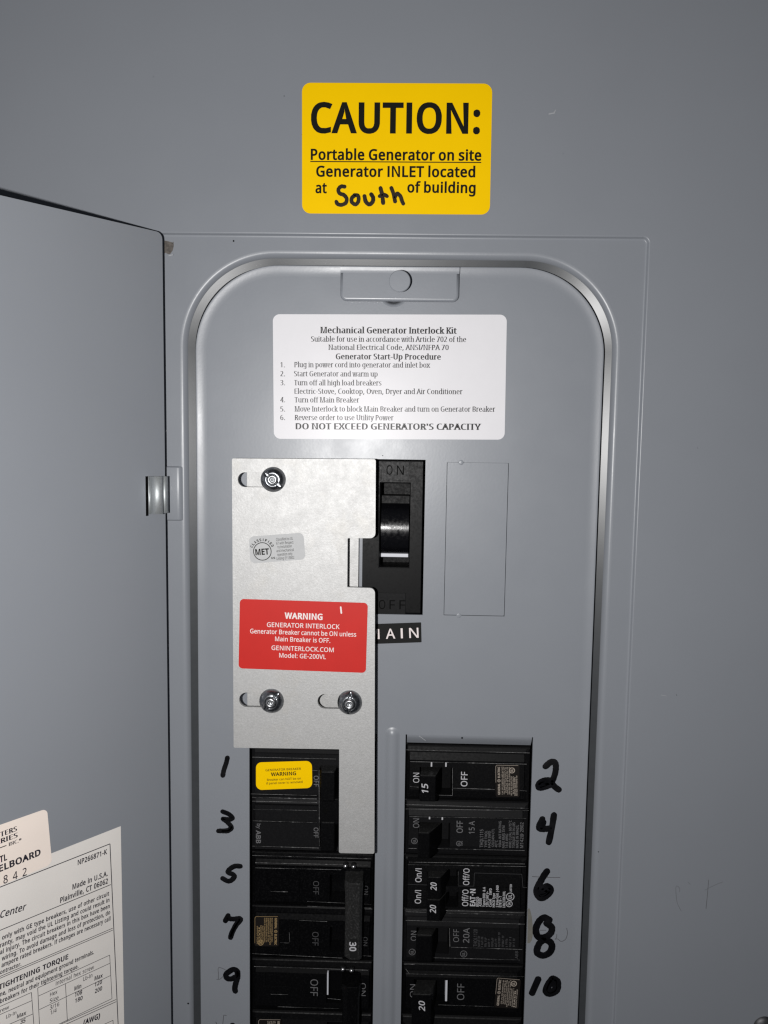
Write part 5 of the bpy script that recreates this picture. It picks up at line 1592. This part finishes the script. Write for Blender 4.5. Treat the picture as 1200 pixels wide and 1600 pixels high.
for k, x in enumerate((750, 754.8, 760.2, 765.5, 771, 776.3, 781.5, 787.4, 793, 798.8, 804.5)):
    ya, yb = 1479.5, 1453 + rnd.random() * 14
    fine_print(mb, at(x, ya, TX), at(x + 0.3, yb, TX), 0.95, 200 + k)
ptext(mb, 'ABB', (809.5, 1498), (809.7, 1486), 5, TX, 'medium')
mb.build('fine_lettering', 'print_dim', b8)

mb = MB()
for k_, (a_, b_) in enumerate([((634, 1438), (820, 1444)), ((705, 1480), (816, 1483.5)), ((702, 1450), (703, 1479)), ((660, 1496), (812, 1500))]):
    worn_glint_edge(mb, a_, b_, TX + 0.03, 0.24, 361 + k_)
mb.build('edge_wear_glint', 'wear_glint', b8)

# ---- 10: 20 A, white flag beside the handle
b10 = empty('circuit_breaker', (RU0 + 27, pole_top(5), -3), 'black breaker with a white flag bar and 20 on its handle, beside the number 10', 'circuit breaker', GRP)
mb = MB()
v0, v1, vp = vprofile(4, plat_hi=19.5, plat_lo=5.0)
relief(mb, RU0, RU1, v0, v1, vp, UPR, [well(646, 1531, 702, 1572), step_px(634, 1568, 646, 1590, -0.5)])
mb.build('body', 'black', b10)
mb = MB(); lever(mb, (642.5, 1554, 674, 1604), 9.0, (650, 1531, 682, 1585), -5)
h = build_handle(mb, 'handle', 'black', b10, 0.6, seg=3)
mb = MB(); ptext(mb, '20', (664, 1580), (663.4, 1563.6), 9.8, 9.06, 'bolditalic')
mb.build('lettering', 'print_white', h)
mb = MB()
a = box_px(695.4, 1530, 699.4, 1564.5, -1.0); mb.box(a[0], a[1], a[2], a[3], -6, -1.0)
mb.build('indicator_flag', 'white_plastic', b10, bevel=0.1)
mb = MB()
ptext(mb, 'ON', (648.6, 1558.6), (648.8, 1538), 8.6, TX); ptext(mb, 'OFF', (725.2, 1562.6), (725.6, 1537), 11.8, TX)
mb.build('lettering', 'print_grey', b10)
rating_label(b10, ((776.4, 1527), (814, 1530.2), (810, 1576), (772, 1573.8)), TX, 'print_cream', 'GENERAL|ELECTRIC', 23, emblem=(0.72, 0.16), words=('HACR',))

mb = MB()
for k_, (a_, b_) in enumerate([((631, 1506.5), (648, 1506.7)), ((634, 1521.5), (820, 1526)), ((685, 1570), (772, 1573)), ((634, 1514), (640, 1522))]):
    worn_glint_edge(mb, a_, b_, TX + 0.03, 0.24, 381 + k_)
mb.build('edge_wear_glint', 'wear_glint', b10)

# ---- next one below, cut by the frame edge
b12 = empty('circuit_breaker', (RU0 + 27, pole_top(6), -3), 'black breaker cut off by the bottom edge, below the one numbered 10', 'circuit breaker', GRP)
mb = MB()
v0, v1, vp = vprofile(5)
relief(mb, RU0, RU1, v0, v1, vp, UPR, [(RU0 + 5, RU0 + 19, v0 + 5, v0 + 18, -8, 0.2)])
mb.build('body', 'black_dull', b12)
mb = MB(); q = (RU0 + 5.5, RU0 + 13, v0 + 7, v0 + 17)
mb.hexa([(q[0], q[2], -5), (q[1] + 2, q[2], -5), (q[1] + 2, q[3], -5), (q[0], q[3], -5)], [(q[0] - 1, q[2], 8.5), (q[1] - 1, q[2], 8.5), (q[1] - 1, q[3] - 1, 8.5), (q[0] - 1, q[3] - 1, 8.5)])
build_handle(mb, 'handle', 'black', b12, 0.4)

# ---- left row: double-pole breakers
GRL = 'double-pole breakers in the left-hand row'
g1 = empty('double_breaker', (LU0 + 27, pole_top(2), -3), 'double-pole breaker carrying a yellow sticker, under the tail of the interlock plate', 'circuit breaker', GRL)
mb = MB()
v0, v1, vp = vprofile(0, plat_hi=20.6, plat_lo=2.6, sh=-0.6)
relief(mb, LU0, LU1, v0, v1, vp, UPL, [well(499, 1200, 560, 1246), step_px(398, 1201, 498, 1241, -0.25, 0.12)])
v0, v1, vp = vprofile(1, plat_hi=22.0, plat_lo=2.2, sh=-0.6)
relief(mb, LU0, LU1, v0, v1, vp, UPL, [well(499, 1286, 560, 1322), step_px(395, 1264.5, 494, 1283.5, -0.8, 0.15)])
mb.build('body', 'black_new', g1)
for t, bb in (((501, 1206, 523, 1252), (500, 1190, 530, 1250)), ((501, 1285, 523, 1330), (500, 1275, 530, 1322))):
    mb = MB()
    lever(mb, t, 8.6, bb, -5)
    build_handle(mb, 'handle', 'black', g1, 0.5, seg=3)
mb = MB()
a = box_px(499.5, 1248, 529, 1288, 7.0)
mb.box(a[0], a[1], a[2], a[3], 2.0, 7.0)
o = mb.build('handle_tie', 'black', g1, bevel=0.5, seg=3)
mb = MB(); c = at(508.5, 1267, 7.05); disc(mb, (c.x, c.y), 1.1, 7.03, 20)
mb.build('pin_hole', 'engraved', o)
mb = MB()
ptext(mb, 'OFF', (490.3, 1212), (490.3, 1229), 7.8, TX, 'medium')
mb.build('lettering', 'print_grey', g1)
mb = MB()
ptext(mb, 'OFF', (490.3, 1293), (490.3, 1309), 7.4, TX, 'medium')
mb.build('lettering', 'print_grey', g1)
mb = MB()
ptext(mb, 'by', (401.5, 1287), (401.5, 1294.5), 6, TX, 'medium'); ptext(mb, 'ABB', (400.2, 1297.2), (400.2, 1317.6), 7.5, TX, 'bold')
mb.build('lettering', 'print_grey', g1)
mb = MB()
for k_, y in enumerate((1247.3, 1252.9)):  # flat rub lines with painted glint, in place of raised ribs
    worn_glint_edge(mb, (394, y - 1.2), (495.5, y + 1), TX + 0.05, 0.3, 700 + k_)
    worn_glint_edge(mb, (420, y - 0.9), (495.5, y + 1.2), TX + 0.06, 0.3, 710 + k_)
mb.build('rib_wear_glint', 'wear_glint', g1)
mb = MB()
for k_, (a_, b_) in enumerate([((394, 1183), (525, 1186)), ((474, 1203), (496, 1204)), ((392, 1240.5), (495, 1243)), ((396, 1264.5), (495, 1266.5)), ((395, 1282.5), (495, 1285.5)), ((394, 1322), (498, 1325)), ((498.5, 1203), (499, 1322))]):
    worn_glint_edge(mb, a_, b_, TX + 0.03, 0.24, 401 + k_)
mb.build('edge_wear_glint', 'wear_glint', g1)

yel = sticker('breaker_sticker', ((400, 1191.2), (487.4, 1188.6), (488, 1231), (400, 1234.4)), 9.5, 'yellow', 0.42,
              'small yellow GENERATOR BREAKER WARNING sticker stuck on a black breaker', 'sticker')
lettering(yel, (
    ('GENERATOR BREAKER', (415, 1205.2), (470.4, 1202.7), 3.6, 'medium'),
    ('WARNING', (423.4, 1212.6), (462.8, 1211), 5.8, 'bold'),
    ('Breaker can NOT be on', (417.3, 1220.2), (470.2, 1217.8), 3.6, 'medium'),
    ('if panel cover is removed', (416, 1225.8), (472.8, 1223.2), 3.6, 'medium'),
), 0.42, 'ink')

g2 = empty('double_breaker', (LU0 + 27, pole_top(4), -3), 'double-pole breaker with one long tie handle marked 30, beside the numbers 5 and 7', 'circuit breaker', GRL)
mb = MB()
for k, wy in ((2, (1367, 1408)), (3, (1449, 1486))):
    v0, v1, vp = vprofile(k, plat_hi=19.6, plat_lo=3.4, sh=-0.9)
    relief(mb, LU0, LU1, v0, v1, vp, UPL, [well(515, wy[0], 560, wy[1]), step_px(417, wy[0] - 8, 452, wy[1] - 26, -0.2, 0.12), step_px(468, wy[0] - 10, 512, wy[1] + 4, -0.25, 0.12)])
mb.build('body', 'black_gloss', g2)
mb = MB()
tie_bar(mb, 537.5, 566, 1381, 1500, 1362)
h = mb.build('tie_handle', 'worn_handle', g2, bevel=0.45, seg=3)
for px, py in ((539.5, 1355.5), (552, 1356.5)):  # added metal domes, in place of glints on the rounded toggles
    mb = MB(); c = at(px, py, 4)
    mb.lathe((c.x, c.y), [(1.15, 1.0), (1.1, 2.6), (0.9, 3.2), (0.5, 3.6), (0, 3.7)], 24)
    mb.build('glint_dome', 'glint_metal', g2)
mb = MB()
a = box_px(546.2, 1467.5, 558.8, 1497, 10.0); mb.prism(rrect(a[0], a[1], a[2], a[3], 0.3, 3), 10.0, 10.05)
o = mb.build('rating_patch', 'tape', h)
mb = MB(); ptext(mb, '30', (546.2, 1471.6), (546.2, 1486.2), 10.6, 10.09, 'bold')
mb.build('lettering', 'print_white', o)
mb = MB()
ptext(mb, 'OFF', (489.4, 1376.6), (489.2, 1397.4), 9.5, TX); ptext(mb, 'OFF', (488, 1456), (487.8, 1477.4), 10.3, TX)
ptext(mb, 'ON', (568.5, 1384), (568.4, 1398), 7, TX); ptext(mb, 'ON', (567.5, 1464), (567.4, 1478), 7, TX)
mb.build('lettering', 'print_dim', g2)
rating_label(g2, ((398, 1431.2), (436, 1431), (435.4, 1478.6), (397.8, 1478)), TX, 'print_gold', 'GENERAL|ELECTRIC', 37, down=True, emblem=(0.75, 0.88), words=('HACR',))

mb = MB()
for k_, (a_, b_) in enumerate([((394, 1336.5), (580, 1342)), ((399, 1348), (575, 1352)), ((399, 1356), (533, 1359)), ((480, 1408.5), (580, 1413)), ((480, 1416), (580, 1419)), ((423, 1393), (450, 1393.5)), ((438, 1473), (452, 1473.5)), ((452, 1457), (452.5, 1472)), ((468, 1438), (511, 1440))]):
    worn_glint_edge(mb, a_, b_, TX + 0.03, 0.24, 421 + k_)
mb.build('edge_wear_glint', 'wear_glint', g2)

g3 = empty('double_breaker', (LU0 + 27, pole_top(6), -3), 'double-pole breaker with a thin white flag bar, beside the number 9', 'circuit breaker', GRL)
mb = MB()
for k, wy in ((4, (1527, 1566)), (5, (1608, 1640))):
    v0, v1, vp = vprofile(k, plat_hi=19.6, plat_lo=4.6, sh=-0.9)
    relief(mb, LU0, LU1, v0, v1, vp, UPL, [well(510, wy[0] - 7, 560, wy[1]), step_px(415, wy[0] - 8, 452, wy[1] - 26, -0.2, 0.12)])
mb.build('body', 'black', g3)
mb = MB()
tie_bar(mb, 533, 561.5, 1543, 1668, 1523)
h = mb.build('tie_handle', 'black_gloss', g3, bevel=0.45, seg=3)
for px, py in ((535.5, 1517.5), (549, 1519.5)):  # two more added domes, giving this handle its glints
    mb = MB(); c = at(px, py, 4)
    mb.lathe((c.x, c.y), [(1.15, 1.0), (1.1, 2.6), (0.9, 3.2), (0.5, 3.6), (0, 3.7)], 24)
    mb.build('glint_dome', 'glint_metal', g3)
mb = MB()
a = box_px(510.8, 1520, 513.4, 1554.5, -1.0); mb.box(a[0], a[1], a[2], a[3], -6, -1.0)
mb.build('indicator_flag', 'white_plastic', g3, bevel=0.1)
mb = MB()
ptext(mb, 'OFF', (485.2, 1530), (484.8, 1556), 12.4, TX); ptext(mb, 'ON', (563.4, 1536), (563.2, 1556), 8.6, TX)
mb.build('lettering', 'print_grey', g3)
rating_label(g3, ((403.8, 1592), (440, 1592.4), (439.5, 1640), (403.2, 1639.4)), TX, 'print_cream', 'GENERAL|ELECTRIC', 51, down=True, emblem=(0.75, 0.88))

mb = MB()
for k_, (a_, b_) in enumerate([((394, 1490), (535, 1497)), ((560, 1493), (580, 1494)), ((397, 1510), (575, 1516)), ((423, 1553.5), (450, 1554)), ((434, 1573), (530, 1576)), ((512, 1560), (532, 1562))]):
    worn_glint_edge(mb, a_, b_, TX + 0.03, 0.24, 441 + k_)
mb.build('edge_wear_glint', 'wear_glint', g3)

for o in list(bpy.data.objects):
    if 'origin_mm' in o:
        del o['origin_mm']
